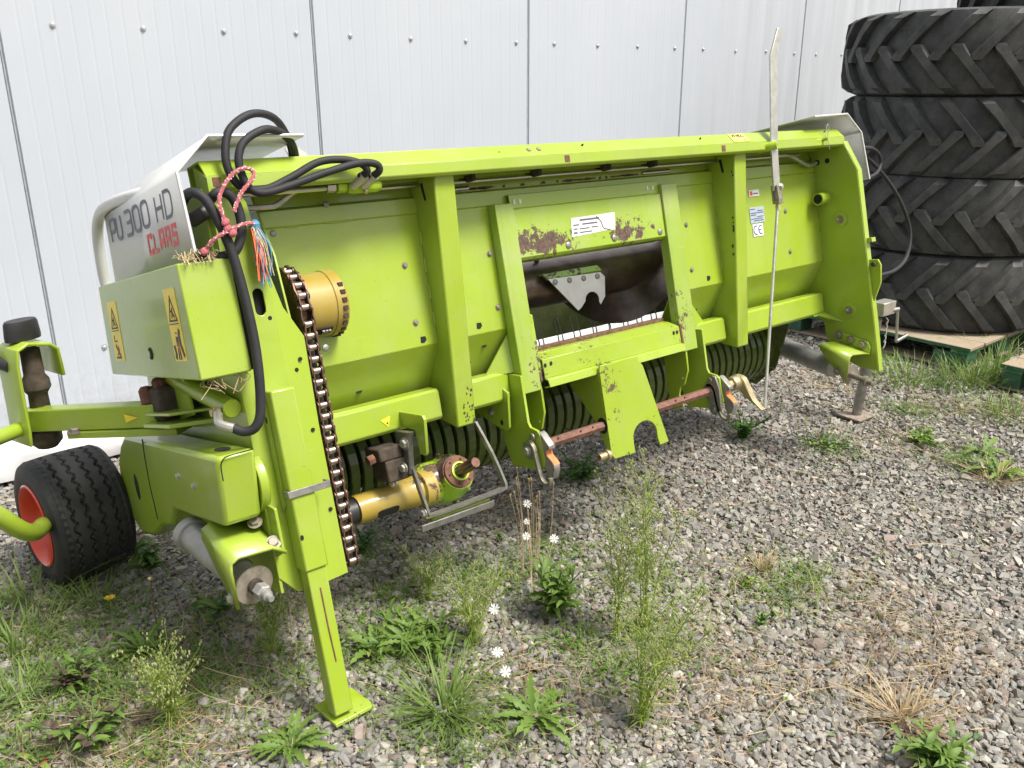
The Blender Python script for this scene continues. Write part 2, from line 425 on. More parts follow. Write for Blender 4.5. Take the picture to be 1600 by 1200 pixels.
# ================================================================== setting
WALL_Y = 4.209
gm = MB().add([(-60, -60, -.016), (60, -60, -.016), (60, 60, -.016), (-60, 60, -.016)], [(0, 1, 2, 3)])
g = gm.build('ground', 'earth', smooth=False); tag(g, 'stony earth of the yard under the gravel', 'ground', kind='structure')

# ---- gravel: crushed stones strewn over the yard (one mass nobody could count)
def make_gravel():
    ico = bmesh.new(); bmesh.ops.create_icosphere(ico, subdivisions=1, radius=1.0); ico.verts.ensure_lookup_table()
    IV = np.array([v.co[:] for v in ico.verts]); IF = np.array([[v.index for v in f.verts] for f in ico.faces]); ico.free()
    bc = bmesh.new(); bmesh.ops.create_cube(bc, size=1.6); bmesh.ops.triangulate(bc, faces=bc.faces); bc.verts.ensure_lookup_table()
    CV = np.array([v.co[:] for v in bc.verts]); CF = np.array([[v.index for v in f.verts] for f in bc.faces]); bc.free()
    C = np.array([0, 0, CAM_H]); F = np.array(cF); R = np.array(cR); U = np.array(cU)
    N = 700000
    x = rng.uniform(-.9, 7.2, N); y = rng.uniform(.2, 4.19, N)
    d = np.stack([x, y, np.zeros(N)], 1) - C; zc = d @ F
    dist = np.linalg.norm(d, axis=1)
    px = 800 + CAM_F * (d @ R) / np.maximum(zc, .01); py = 600 - CAM_F * (d @ U) / np.maximum(zc, .01)
    inside = (zc > .3) & (px > -260) & (px < 1860) & (py < 1420)
    dens = np.clip(1.25 - (dist - 2.4) * .27, .26, 1.0)        # farther stones are drawn sparser and a little larger
    under = (x > 1.0) & (x < 3.4) & (y > 2.75)
    dens = np.where(under, dens * .55, dens)
    weedy = np.clip((0.85 - x) / .8, 0, 1) * .38                # more soil than stone towards the left
    keep = inside & (rng.random(N) < dens * (1 - weedy) * .47)
    x, y, dist = x[keep], y[keep], dist[keep]; n = len(x)
    size = .0066 * np.exp(rng.normal(0, .38, n)) * (1 + np.clip(dist - 2.8, 0, 4) * .05)
    size = np.clip(size, .0038, .021)
    near = dist < 3.25
    V = []; Fc = []; K = []; off = 0
    pal = np.array([[.225, .218, .205], [.165, .162, .155], [.30, .295, .28], [.20, .205, .21], [.19, .15, .135], [.21, .165, .155], [.27, .245, .205], [.115, .115, .118], [.38, .375, .36], [.165, .178, .175]])
    pw = np.array([.25, .19, .13, .19, .05, .035, .05, .07, .025, .05])
    for sel, BV, BF, jit in ((near, IV, IF, .26), (~near, CV * .8, CF, .30)):
        ii = np.where(sel)[0]; m = len(ii)
        if m == 0: continue
        nv = len(BV)
        P = np.repeat(BV[None], m, 0) * (1 + rng.uniform(-jit, jit, (m, nv, 1))) + rng.uniform(-.14, .14, (m, nv, 3))
        sc = np.stack([rng.uniform(.95, 1.65, m), rng.uniform(.78, 1.15, m), rng.uniform(.55, .95, m)], 1)
        P = P * sc[:, None, :] * size[ii][:, None, None]
        az = rng.uniform(0, 2 * pi, m); tx = rng.normal(0, .38, m); ty = rng.normal(0, .38, m)
        def rot(ax, an):
            c_, s_ = np.cos(an), np.sin(an); o = np.zeros((m, 3, 3)); j, k = [(1, 2), (2, 0), (0, 1)][ax]
            o[:, ax, ax] = 1; o[:, j, j] = c_; o[:, k, k] = c_; o[:, j, k] = -s_; o[:, k, j] = s_; return o
        Rm = rot(2, az) @ rot(0, tx) @ rot(1, ty)
        P = np.einsum('mij,mvj->mvi', Rm, P)
        lift = size[ii] * rng.uniform(.1, .55, m) - .013
        P += np.stack([x[ii], y[ii], lift], 1)[:, None, :]
        ci = rng.choice(len(pal), m, p=pw / pw.sum()); col = pal[ci] * rng.uniform(.72, 1.5, (m, 1)) * np.array([1.12, 1.08, 1.0])
        V.append(P.reshape(-1, 3)); Fc.append((BF[None] + (np.arange(m) * nv)[:, None, None] + off).reshape(-1, 3)); K.append(np.repeat(col, nv, 0)); off += m * nv
    V = np.concatenate(V).astype(np.float32); Fc = np.concatenate(Fc).astype(np.int32); K = np.concatenate(K)
    me = bpy.data.meshes.new('gravel'); me.vertices.add(len(V)); me.vertices.foreach_set('co', V.ravel())
    me.loops.add(Fc.size); me.loops.foreach_set('vertex_index', Fc.ravel())
    me.polygons.add(len(Fc)); me.polygons.foreach_set('loop_start', np.arange(0, Fc.size, 3, dtype=np.int32))
    me.polygons.foreach_set('loop_total', np.full(len(Fc), 3, np.int32)) if False else None
    me.update(calc_edges=True)
    at = me.attributes.new('stone', 'FLOAT_COLOR', 'POINT'); at.data.foreach_set('color', np.concatenate([K, np.ones((len(K), 1))], 1).astype(np.float32).ravel())
    me.shade_flat(); me.materials.append(MAT['gravel'])
    o = bpy.data.objects.new('gravel', me); COL.objects.link(o); tag(o, 'grey and reddish crushed stone gravel covering the yard', 'gravel', kind='stuff')
    print('gravel stones', n, 'tris', len(Fc))
make_gravel()

# ---- wall of light grey sandwich panels
wall = empty('panel_wall', (0, WALL_Y, 0), 'pale grey metal panel wall of the hall behind the machine', 'wall')
PW, X0 = 1.3855, .7405
def panel_mesh():
    pts = []; n = 20; e = .0035
    pts.append((e, .05)); pts.append((e, .012)); pts.append((e + .006, 0.0))
    st = (PW - 2 * e - .012) / n
    for k in range(n):
        a = e + .006 + k * st
        if k: pts += [(a - .008, 0), (a - .002, .0007), (a + .002, .0007), (a + .008, 0)]
    pts += [(PW - e - .006, 0), (PW - e, .012), (PW - e, .05)]
    vs = []; fs = []
    for z in (0.035, 4.6):
        for p in pts: vs.append((p[0], p[1], z))
    m = len(pts)
    for i in range(m - 1): fs.append((i, i + 1, m + i + 1, m + i))
    fs.append((0, m, 2 * m - 1, m - 1))
    return MB().add(vs, fs).mesh('panel', 'wall_paint', smooth=False)
PM = panel_mesh()
SCR = MB().lathe((0, 0, 0), (0, -1, 0), [(.0135, 0), (.0135, .002), (.008, .0025), (.0075, .007), (.005, .009)], 14).mesh('screw', 'screw_zinc')
for k in range(-2, 6): MB().box(X0 + k * PW - .0032, X0 + k * PW + .0032, .005, .03, .03, 4.6).build('joint_strip', 'wall_seam', wall)
for k in range(-3, 6):
    pn = inst('panel', PM, wall, Matrix.Translation((X0 + k * PW, 0, 0)))
    for zr in (1.81, .42):
        for sx in (.205, .569, .931, 1.294):
            inst('screw', SCR, pn, Matrix.Translation((sx, 0, zr + random.uniform(-.004, .004))))
MB().box(X0 - 3 * PW, X0 + 6 * PW, .052, .12, 0, 4.6).build('wall_core', 'wall_seam', wall)

# ---- long bundle wrapped in white film, lying along the foot of the wall
def bundle():
    vs = []; fs = []; nx = 90; prof = [(-.085, .012), (-.092, .05), (-.085, .105), (-.05, .135), (0, .142), (.05, .135), (.085, .105), (.09, .05), (.085, .012), (0, .004)]
    for i in range(nx + 1):
        x = -1.6 + 7.0 * i / nx
        for j, (a, b) in enumerate(prof):
            k = 1 + .05 * sin(x * 7 + j) + .04 * sin(x * 19 + 2 * j) + random.uniform(-.035, .035)
            vs.append((x, a * k, max(.002, b * (1 + .06 * sin(x * 11 + j * 1.7)) + random.uniform(-.004, .004))))
    m = len(prof)
    for i in range(nx):
        for j in range(m): fs.append((i * m + j, i * m + (j + 1) % m, (i + 1) * m + (j + 1) % m, (i + 1) * m + j))
    o = MB().add(vs, fs).build('wrapped_bundle', 'film_white', sharp=50); o.location = (0, 3.95, 0)
    tag(o, 'long low bundle in white film lying along the wall foot', 'bundle')
bundle()

# ---- stacked tractor tyres
def tyre_meshes(sgn):
    R, W, r0 = .685, .470, .44
    h = W / 2
    prof = [(r0, -h * .70), (r0 + .03, -h * .86), (R - .15, -h * .99), (R - .055, -h * .985), (R - .02, -h * .93), (R - .005, -h * .7), (R, -h * .3), (R + .002, 0)]
    prof = prof + [(r, -z) for r, z in prof[::-1][1:]]
    prof = prof + [(r0 + .06, h * .55), (R - .09, h * .5), (R - .06, 0), (R - .09, -h * .5), (r0 + .06, -h * .55)]
    body = MB().lathe((0, 0, 0), (0, 0, 1), prof, 72, closed=True).mesh('tyre_casing', 'tyre_rubber', sharp=50)
    def lug(side):
        # bar sweeping from just past the centre line to the shoulder; arc length s against height z
        path = [(-.010, .035), (.002, .012), (.045, -.028), (.12, -.095), (.19, -.155), (.225, -.178)] if True else 0
        vs = []; fs = []; n = len(path); H = [.040, .046, .046, .046, .043, .012]; wd = [.042, .050, .043, .042, .048, .052]
        for i, (s_, z_) in enumerate(path):
            z = side * z_ * 1.22; th = sgn * s_ / R * .92
            rad = R if abs(z) < h * .75 else R - .03 * (abs(z) / h - .75) / .25
            for (dw, hr) in ((-1.25, -.015), (-.85, H[i]), (.85, H[i]), (1.25, -.015)):
                t_ = th + dw * wd[i] / R * .75
                zz_ = z + (-sgn * side * dw * wd[i] * .45 * 0)
                vs.append(((rad + hr) * cos(t_), (rad + hr) * sin(t_), zz_))
        for i in range(n - 1):
            for j in range(3): fs.append((i * 4 + j, i * 4 + j + 1, (i + 1) * 4 + j + 1, (i + 1) * 4 + j))
        fs += [(0, 1, 2, 3), ((n - 1) * 4, (n - 1) * 4 + 1, (n - 1) * 4 + 2, (n - 1) * 4 + 3)]
        return MB().add(vs, fs).mesh('lug', 'tyre_rubber', sharp=30)
    seam = MB().tube([(R * 1.003 * cos(2 * pi * k / 72), R * 1.003 * sin(2 * pi * k / 72), 0) for k in range(72)], .003, 4, closed=True).mesh('mould_seam', 'tyre_rubber')
    return body, lug(1), lug(-1), seam
TYA, TYB = tyre_meshes(1), tyre_meshes(-1)
def tyre(loc, spin, label, ms, sc=1.0, n=21):
    t = empty('tractor_tyre', loc, label, 'tyre', (random.uniform(-.006, .006), random.uniform(-.006, .006), spin), group='stacked tractor tyres')
    t.scale = (sc,) * 3
    inst('casing', ms[0], t, Matrix.Identity(4)); inst('mould_seam', ms[3], t, Matrix.Identity(4))
    for k in range(n):
        inst('lug', ms[1], t, Matrix.Rotation(2 * pi * k / n, 4, 'Z')); inst('lug', ms[2], t, Matrix.Rotation(2 * pi * (k + .5) / n, 4, 'Z'))
TX, TYY = 5.78, 2.67
tyre((TX, TYY, .145 + .231), .2, 'big black tractor tyre lying lowest, on the pallet', TYA)
tyre((TX + .005, TYY + .01, .145 + .454 + .231), 1.0, 'black tractor tyre second from the pallet in the stack', TYA)
tyre((TX + .02, TYY - .01, .145 + .908 + .231), .55, 'black tractor tyre third from the pallet, its lugs pointing the other way', TYB)
tyre((TX - .0, TYY + .01, .145 + 1.362 + .231), .8, 'black tractor tyre fourth from the pallet, just above the green machine', TYA)
tyre((TX + .78, TYY - .30, .145 + 1.816 + .235), .3, 'black tyre on top of the stack, cut by the picture corner', TYB)

# ---- pallets
def pallet(loc, nx, ny, label, rz=0.0):
    p = empty('pallet', loc, label, 'pallet', (0, 0, rz), group='wooden pallets')
    x = 0.0; widths = [.19, .30, .19, .19, .14]
    for i, w in enumerate(widths):
        MB().box(x + .004, x + w - .004, -.004 * i, ny, .122, .142).build('board', 'board_wood', p, bevel=.003); x += w
    X = x
    MB().box(-.0015, .0035, 0, ny, .1215, .1405).build('painted_edge', 'pallet_green', p)
    for yy in (0.012, ny / 2 - .05, ny - .112):
        MB().box(.006, X - .006, yy, yy + .1, .098, .12).build('stringer', 'pallet_paint', p, bevel=.003)
        for xx in (0.008, X / 2 - .06, X - .15):
            MB().box(xx, xx + .14, yy + .003, yy + (.197 if yy < .2 else .097), .018, .097).build('block', 'pallet_green', p, bevel=.003)
    for xx in (.012, X / 2 - .06, X - .15): MB().box(xx - .002, xx + .14, .0, ny, .002, .017).build('bottom_board', 'board_wood', p, bevel=.003)
pallet((5.0, 2.05, 0), 1.0, 1.2, 'green-edged wooden pallet carrying the tyre stack', .02)
pallet((4.86, .62, 0), 1.0, 1.2, 'green-painted pallet cut off by the right picture edge', .01)
# ================================================================== the pick-up header
ORG = Vector((.84, 1.75, 0)); TILT = radians(14)
HDR = empty('pickup_header', ORG, 'lime green forage pick-up header with white hoods, parked on the gravel', 'farm machine', (-TILT, 0, 0))
VV = Vector((0, cos(TILT), -sin(TILT))); WW = Vector((0, sin(TILT), cos(TILT)))
def w2m(p):
    d = Vector(p) - ORG; return Vector((d.x, d.dot(VV), d.dot(WW)))
def W2(pts): return [w2m(p) for p in pts]
UC = 1.27                                    # middle plane of the header
G = 'green'
FR = (0, -1, 0)                              # towards the tractor side (camera)

# ---- top beam: folded channel
beam = MB().strip('u', [(.002, 1.362), (-.012, 1.360), (-.020, 1.366), (-.020, 1.394), (.013, 1.432), (.018, 1.434), (.095, 1.432), (.095, 1.36)], -.098, 2.612, .006).build('top_beam', G, HDR, bevel=.0015)
MB().prism('u', [(-.016, 1.366), (-.016, 1.393), (.014, 1.428), (.092, 1.428), (.092, 1.366)], 2.604, 2.609).build('end_cap', G, beam)
for (u, r) in ((.905, .008), (.945, .008)): bolt((u, -.002, 1.414), (0, -.75, .66), r, beam)
MB().prism('v', oval(0, 0, .0045, .0045, 10), -.001, .001).build('hole', 'hole_dark', beam).matrix_local = Matrix.Translation((.79, -.0045, 1.4125)) @ Matrix.Rotation(radians(41), 4, 'X')
for u in (1.13, 1.71, 2.50):
    MB().prism('v', oval(0, 0, .005, .010, 12), -.001, .001).build('slot', 'hole_dark', beam).matrix_local = Matrix.Translation((u, .0005, 1.4185)) @ Matrix.Rotation(radians(41), 4, 'X') @ Matrix.Rotation(.3, 4, 'Y')
for (u, w) in ((-.085, 1.381), (1.03, 1.381), (1.80, 1.380)):
    MB().box(u, u + .02, -.0245, -.0225, w - .011, w + .010).build('rust_patch', 'rust', beam)
st = MB().prism('v', [(1.882, 1.3985), (1.974, 1.3985), (1.971, 1.428), (1.880, 1.428)], -.0006, .0006)
# sold sticker on the sloping face of the beam
stk = MB().prism('v', [(-.046, -.022), (.046, -.022), (.046, .022), (-.046, .022)], -.0006, .0006).build('sticker', 'sticker_pale', beam)
stk.matrix_local = Matrix.Translation((1.927, -.0068, 1.4165)) @ Matrix.Rotation(radians(-41), 4, 'X')
lettering('sticker_text', 'VENDU', (-.036, -.0008, .004), (1, 0, 0), (0, 0, 1), FR, .011, .004, .013, .003, 'ink_black', stk)
MB().box(-.036, .034, -.0014, -.0007, -.016, -.012).build('printed_line', 'ink_red', stk)
# linkage rod in the hollow of the beam
MB().tube([(.40, .09, 1.349), (2.45, .09, 1.349)], .006, 8).build('linkage_rod', 'bright_steel', HDR)
for u in (.72, .98, 1.29, 1.52): MB().box(u, u + .012, .05, .12, 1.345, 1.366).build('rod_guide', 'grime', HDR)
MB().prism('v', [(.245, 1.41), (.40, 1.41), (.30, 1.455), (.245, 1.50), (.225, 1.505), (.215, 1.49)], .20, .206).build('flap_arm', 'galvanised', HDR, bevel=.001)

# ---- back sheet (trough wall) in its pieces round the feed opening
UP = [(.131, 1.272), (.1255, 1.276), (.1255, 1.316), (.147, 1.324), (.147, 1.42)]
LOW = [(.131, 1.2725), (.131, .888), (.225, .746), (.24, .705)]
sh = MB().strip('u', LOW, .07, .868, .004).build('back_sheet', G, HDR, bevel=.001)
sh2 = MB().strip('u', LOW, 1.60, 2.597, .004).build('back_sheet', G, HDR, bevel=.001)
MB().strip('u', UP, .07, 2.597, .004).build('top_sheet', G, HDR, bevel=.001)
BS = [(.104, 1.26, 'n'), (.485, 1.129, 'b'), (.489, .959, 'b'), (.808 - .012, 1.127, 'b'), (.808 - .012, .958, 'b'), (1.731, 1.129, 'b'), (1.73, .959, 'b'), (2.363, 1.126, 'b'), (2.365, .956, 'b'), (.268, 1.322, 'n')]
for (u, w, k) in BS:
    bolt((u, .1285 if w < 1.3 else .122, w), FR, .0068 if k == 'b' else .0075, sh if u < 1.3 else sh2, BOLT if k == 'b' else BOLTM, 'bolt' if k == 'b' else 'rivet')
for (u, w) in ((.713, .912), (.505, .905), (1.821, .914)):
    MB().prism('v', [(u - .010, w - .008), (u + .002, w - .010), (u + .011, w - .002), (u + .009, w + .009), (u - .008, w + .010)], .1278, .1292).build('hole', 'hole_dark', sh if u < 1.3 else sh2)
for (u, w) in ((.30, .79), (.69, .80), (.74, .845), (1.79, .80)):
    MB().prism('v', oval(u, w, .010, .006, 10), .1275 + (.888 - w) * .66, .1292 + (.888 - w) * .66).build('hole', 'hole_dark', sh if u < 1.3 else sh2)
for (u0, u1) in ((.14, .18), (.255, .335), (2.07, 2.13), (1.62, 1.66)):           # weld beads of the upper seam
    MB().tube([(u0, .1268, 1.273), ((u0 + u1) / 2, .1262, 1.2722), (u1, .1268, 1.273)], .0028, 6).build('weld_bead', G, sh if u0 < 1.3 else sh2)
# corner gussets by the opening
MB().add([(.725, .160, .745), (.835, .116, .745), (.835, .1275, .887), (.725, .166, .745), (.835, .122, .745), (.835, .133, .887)], [(0, 1, 2), (3, 5, 4), (0, 3, 4, 1), (1, 4, 5, 2), (2, 5, 3, 0)]).build('gusset', G, HDR)
MB().add([(1.80, .160, .745), (1.665, .116, .745), (1.665, .1275, .887), (1.80, .166, .745), (1.665, .122, .745), (1.665, .133, .887)], [(0, 1, 2), (3, 5, 4), (0, 3, 4, 1), (1, 4, 5, 2), (2, 5, 3, 0)]).build('gusset', G, HDR)

# ---- box posts
for (u0, m) in ((.554, 'green'), (1.908, 'green')):
    pr = [(.100, .623), (.004, 1.372), (.150, 1.372), (.150, 1.325), (.133, 1.27), (.133, .895), (.225, .745), (.185, .645)]
    po = MB().prism('u', pr, u0, u0 + .071).build('post', m if u0 < 1 else G, HDR, bevel=.006)
    MB().prism('u', [(.070, 1.352), (.082, 1.352), (.074, 1.305), (.069, 1.300), (.064, 1.305)], u0 - .0012, u0 + .001).build('slot', 'hole_dark', po)
    pts = [(u0 - .001, .1275, w) for w in np.linspace(1.22, .90, 9)]
    for i in range(0, 8, 2):
        MB().tube([pts[i], pts[i + 1]], .0035, 6).build('weld_bead', G, po)
for i in range(22):
    w = .635 + .13 * random.random() ** 1.6; u = .575 + .045 * random.random() ** .6; v = .1 - (w - .623) * .1282; a0 = random.random() * 3; r = random.uniform(.0015, .006)
    MB().prism('v', [(u + r * cos(a0 + k) * (.4 + .6 * random.random()), w + 1.5 * r * sin(a0 + k) * (.4 + .6 * random.random())) for k in np.linspace(0, 2 * pi, 8)[:-1]], v - .0012, v + .001).build('paint_chip', 'grime', HDR)
# chips on the arris of the right post
for i in range(9):
    w = random.uniform(.98, 1.34); v = .1 - (w - .623) * .1282
    MB().prism('u', oval(v + random.uniform(.006, .016), w, random.uniform(.002, .005), random.uniform(.003, .010), 7), 1.9068, 1.9084).build('paint_chip', 'grime', HDR)

# ---- lower rail
def rail(u0, u1, name='lower_rail', e=0.0):
    return MB().strip('u', [(.185, .752), (.146, .748), (.139, .741), (.139, .668), (.146, .660), (.20, .655)], u0, u1, .006).build(name, G, HDR, bevel=.0015)
r1 = rail(.085, .532); rail(.626, .798); rail(1.688, 1.892); r4 = rail(1.981, 2.578)
MB().prism('v', [(.322, .700), (.354, .7075), (.3435, .677)], .1345, .1358).build('warning_triangle', 'sticker_yellow', r1)
MB().prism('v', [(.337, .690), (.345, .692), (.343, .684)], .1338, .1344).build('warning_mark', 'ink_black', r1)
MB().prism('w', [(2.578, .137), (2.59, .20), (2.50, .20), (2.50, .137)], .655, .661).build('rail_flange', G, r4)
MB().add([(2.578, .139, .741), (2.578, .139, .665), (2.60, .15, .66), (2.598, .062, .620), (2.53, .139, .660), (2.53, .143, .654), (2.598, .066, .614), (2.578, .145, .741)],
         [(0, 1, 3, 2), (4, 1, 3), (4, 5, 6, 3), (0, 7, 2)]).build('rail_gusset', G, r4)
# hanger tabs under the rail
tb = MB().prism('u', [(.012, .706), (.004, .694), (.022, .596), (.030, .588), (.056, .590), (.064, .66), (.137, .668), (.137, .712)], .386, .396).build('hanger_tab', G, HDR, bevel=.0015)
tb2 = MB().prism('u', [(.112, .686), (.132, .572), (.145, .562), (.180, .566), (.300, .615), (.300, .655), (.14, .66), (.137, .70)], .768, .777).build('hanger_tab', G, HDR, bevel=.0015)
bolt((.768, .215, .620), (-1, 0, 0), .010, tb2, BOLTG); MB().prism('u', oval(.166, .588, .007, .009, 12), .7668, .7682).build('hole', 'hole_dark', tb2)

# ---- feed opening: channels, cover plate, sill
cl = MB().prism('u', [(.088, 1.272), (.086, .735), (.086, .672), (.128, .672), (.128, 1.272)], .815, .888).build('channel_post', 'green_faded', HDR, bevel=.003)
MB().prism('u', [(.092, .915), (.087, .70), (.14, .66), (.15, .80), (.14, .93)], .8885, .9005).build('channel_lip', 'green_worn', cl, bevel=.001)
cr = MB().prism('u', [(.088, 1.284), (.086, .742), (.086, .668), (.128, .668), (.128, 1.284)], 1.577, 1.660).build('channel_post', 'green_faded', HDR, bevel=.003)
MB().prism('u', [(.078, .775), (.074, .69), (.084, .668), (.11, .70), (.11, .775)], 1.566, 1.5755).build('channel_lip', 'rust', cr, bevel=.001)
cp = MB().strip('u', [(.118, 1.262), (.100, 1.250), (.099, 1.100), (.108, 1.092), (.16, 1.085)], .8895, 1.5755, .004).build('cover_plate', 'green_plate', HDR, bevel=.001)
MB().strip('u', [(.128, 1.300), (.108, 1.296), (.106, 1.256)], .8885, 1.5765, .003).build('cover_flange', G, HDR)
for u in (.905, .930, 1.52, 1.548): MB().prism('v', oval(u, 1.276, .0042, .0085, 12), .1035, .1048).build('slot', 'label_white', cp)
for (u, w) in ((1.10, 1.117), (1.315, 1.118), (1.548, 1.117)): bolt((u, .097, w), FR, .010, cp, BOLTM, 'rivet')
lb = MB().prism('v', [(1.128, 1.203), (1.333, 1.206), (1.325, 1.146), (1.30, 1.149), (1.122, 1.141)], .0962, .0972).build('type_label', 'label_white', cp)
for i, (u0, u1, w, h) in enumerate(((1.165, 1.255, 1.1905, .006), (1.133, 1.160, 1.177, .004), (1.175, 1.245, 1.177, .005), (1.133, 1.150, 1.164, .004), (1.160, 1.205, 1.163, .004), (1.215, 1.245, 1.164, .004), (1.131, 1.148, 1.150, .006), (1.158, 1.215, 1.151, .004))):
    MB().box(u0, u1, .0955, .0961, w, w + h).build('printed_line', 'ink_grey', lb)
MB().tube(smooth_path([(1.243, .0958, 1.200), (1.262, .0955, 1.180), (1.270, .0957, 1.158), (1.30, .0955, 1.15)], 5), .0014, 5).build('scratch', 'rust', lb)
si = MB().strip('u', [(.165, .790), (.128, .783), (.082, .766), (.080, .704), (.066, .700), (.062, .679), (.09, .676)], .902, 1.5645, .005).build('sill', 'green_chipped', HDR, bevel=.0015)
MB().box(.904, 1.564, .148, .190, .786, .801).build('wear_bar', 'debris', si, bevel=.003)
for (u, w) in ((.910, .748), (.935, .750), (1.53, .748), (1.548, .748)): MB().prism('v', oval(u, w, .0055, .007, 10), .0768, .0782).build('hole', 'hole_dark', si)

# ---- intake auger
AV, AW, AR = .37, 1.0, .086
au = MB().cyl((.12, AV, AW), (2.58, AV, AW), AR, seg=36).build('auger_tube', 'dark_steel', HDR)
def flight(u0, sgn, turns, R=.208, pitch=.70):
    vs = []; fs = []; n = int(turns * 40)
    for i in range(n + 1):
        ph = -pi * .55 + 2 * pi * i / 40; u = u0 + sgn * pitch * ph / (2 * pi)
        for (r, du) in ((AR - .01, 0), (R, 0), (R, .006 * sgn), (AR - .01, .006 * sgn)):
            vs.append((u + du, AV - r * sin(ph), AW - r * cos(ph)))
        if i:
            for j in range(4): fs.append(((i - 1) * 4 + j, (i - 1) * 4 + (j + 1) % 4, i * 4 + (j + 1) % 4, i * 4 + j))
    return MB().add(vs, fs).build('auger_flight', 'dark_steel', au, sharp=40)
flight(1.56, 1, 1.65); flight(.92, -1, 1.35)
pd = MB().prism('v', [(1.117, 1.014), (1.37, 1.007), (1.390, .988), (1.378, .917), (1.350, .889)] + [(1.312 + .034 * cos(radians(a)), .912 + .030 * sin(radians(a))) for a in range(-20, 200, 22)] + [(1.255, .893), (1.237, .884)], .247, .252).build('auger_paddle', 'bright_steel', HDR, bevel=.001)
for k in range(4): bolt((1.148 + k * .068, .247, .999 - k * .002), FR, .009, pd, BOLTM, 'rivet')
MB().strip('u', [(.253, 1.012), (.272, 1.030), (.31, 1.03)], 1.115, 1.380, .006).build('paddle_bracket', 'green_gearbox', pd)
for u in (1.02, 1.155): MB().cyl((u, AV - AR * .35, AW + AR * .93), (u, AV - AR * .5, AW + AR * 1.22), .009, seg=8).build('auger_bolt', 'dark_steel', au)
MB().strip('u', [(.10, 1.418), (.24, 1.405)], -.05, 2.60, .004).build('auger_shade_strip', 'green_dusty', HDR)  # unseen strip, added to hold off light from above the auger
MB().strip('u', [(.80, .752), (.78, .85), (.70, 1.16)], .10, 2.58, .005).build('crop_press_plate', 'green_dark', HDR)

# ---- pick-up drum with stripper bands and spring tines
DV, DW, DR = .60, .530, .168
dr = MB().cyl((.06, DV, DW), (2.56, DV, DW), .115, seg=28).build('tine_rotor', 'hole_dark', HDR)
bp = [(DV - .02, DW + DR + .0), (DV - .30, .70)]
prof = [(.40, .694), (.372, .680)] + [(DV - .03 + DR * 1.06 * cos(radians(a)), DW + DR * .98 * sin(radians(a))) for a in range(140, 262, 12)] + [(DV + .06, DW - DR + .015)]
prof2 = [(DV + DR * cos(radians(a)), DW + DR * sin(radians(a))) for a in range(20, 130, 14)] + [(.45, .672)]
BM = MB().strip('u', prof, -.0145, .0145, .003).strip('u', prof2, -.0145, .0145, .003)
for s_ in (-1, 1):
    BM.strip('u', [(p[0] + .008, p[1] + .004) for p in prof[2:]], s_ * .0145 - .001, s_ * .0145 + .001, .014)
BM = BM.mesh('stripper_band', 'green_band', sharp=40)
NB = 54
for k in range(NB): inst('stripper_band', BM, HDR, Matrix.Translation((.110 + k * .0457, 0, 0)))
tpts = [(0, .10), (.004, .14), (.002, .19), (-.012, .245)]
TM = MB().tube([(0, -p[0], p[1]) for p in smooth_path([(a, b, 0) for a, b in tpts], 4)], .0026, 5).mesh('tine', 'bare_steel')
TM2 = MB().tube([(0, -p[0], p[1]) for p in smooth_path([(0, .10, 0), (.004, .16, 0), (-.004, .24, 0), (-.035, .315, 0)], 4)], .0026, 5).mesh('tine', 'bare_steel')
for k in range(NB - 1):
    for j, an in enumerate((10, 118, 158, 205)):
        m = Matrix.Translation((.133 + k * .0457, DV, DW)) @ Matrix.Rotation(radians(an + (7 if k % 2 else 0) + random.uniform(-3, 3)), 4, 'X')
        inst('tine', TM2 if an < 20 else TM, HDR, m)
MB().tube([(.1, .362, .686), (2.55, .362, .686)], .0035, 6).build('drum_rod', 'bare_steel', HDR)
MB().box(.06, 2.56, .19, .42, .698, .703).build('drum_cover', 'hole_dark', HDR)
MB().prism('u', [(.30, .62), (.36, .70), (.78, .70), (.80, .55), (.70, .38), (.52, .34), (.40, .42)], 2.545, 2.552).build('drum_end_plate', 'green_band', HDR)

# ---- right end plate and its fittings
rp = MB().prism('u', [(-.022, 1.372), (-.072, 1.25), (-.080, .60), (-.079, .393), (.00, .408), (.10, .46), (.150, .545), (.155, .62), (.30, .72), (.60, .72), (.66, 1.2), (.40, 1.40), (-.01, 1.40)], 2.598, 2.606).build('end_plate', G, HDR, bevel=.0015)
MB().prism('u', [(-.024, 1.376), (-.075, 1.25), (-.083, .60), (-.082, .392), (-.074, .392), (-.074, .60), (-.066, 1.25), (-.016, 1.376)], 2.600, 2.632).build('end_plate_flange', G, rp, bevel=.0015)
MB().cyl((2.598, .082, 1.155), (2.535, .082, 1.155), .026, seg=22).build('boss', G, rp); MB().cyl((2.5348, .082, 1.155), (2.534, .082, 1.155), .020, seg=18).build('boss_hole', 'hole_dark', rp)
for (v, w, r) in ((.106, 1.311, .012), (.058, 1.310, .011)): MB().prism('u', oval(v, w, r, r, 14), 2.5968, 2.5982).build('hole', 'hole_dark', rp)
for (v, w) in ((.026, 1.056), (.026, .664)):
    MB().lathe((2.598, v, w), (-1, 0, 0), [(.034, 0), (.034, .004), (.030, .005)], 24).build('washer_plate', G, rp)
    bolt((2.593, v, w), (-1, 0, 0), .013, rp, BOLTR, 'nut')
for i, w in enumerate(np.linspace(1.33, .95, 7)): MB().tube([(2.596, .128, w), (2.596, .128, w - .035)], .0035, 6).build('weld_bead', G, rp)
MB().tube(smooth_path([(2.28, .09, 1.352), (2.38, .092, 1.348), (2.50, .10, 1.308), (2.54, .105, 1.302), (2.59, .106, 1.311)], 6), .008, 8).build('bent_rod', 'galvanised', HDR)
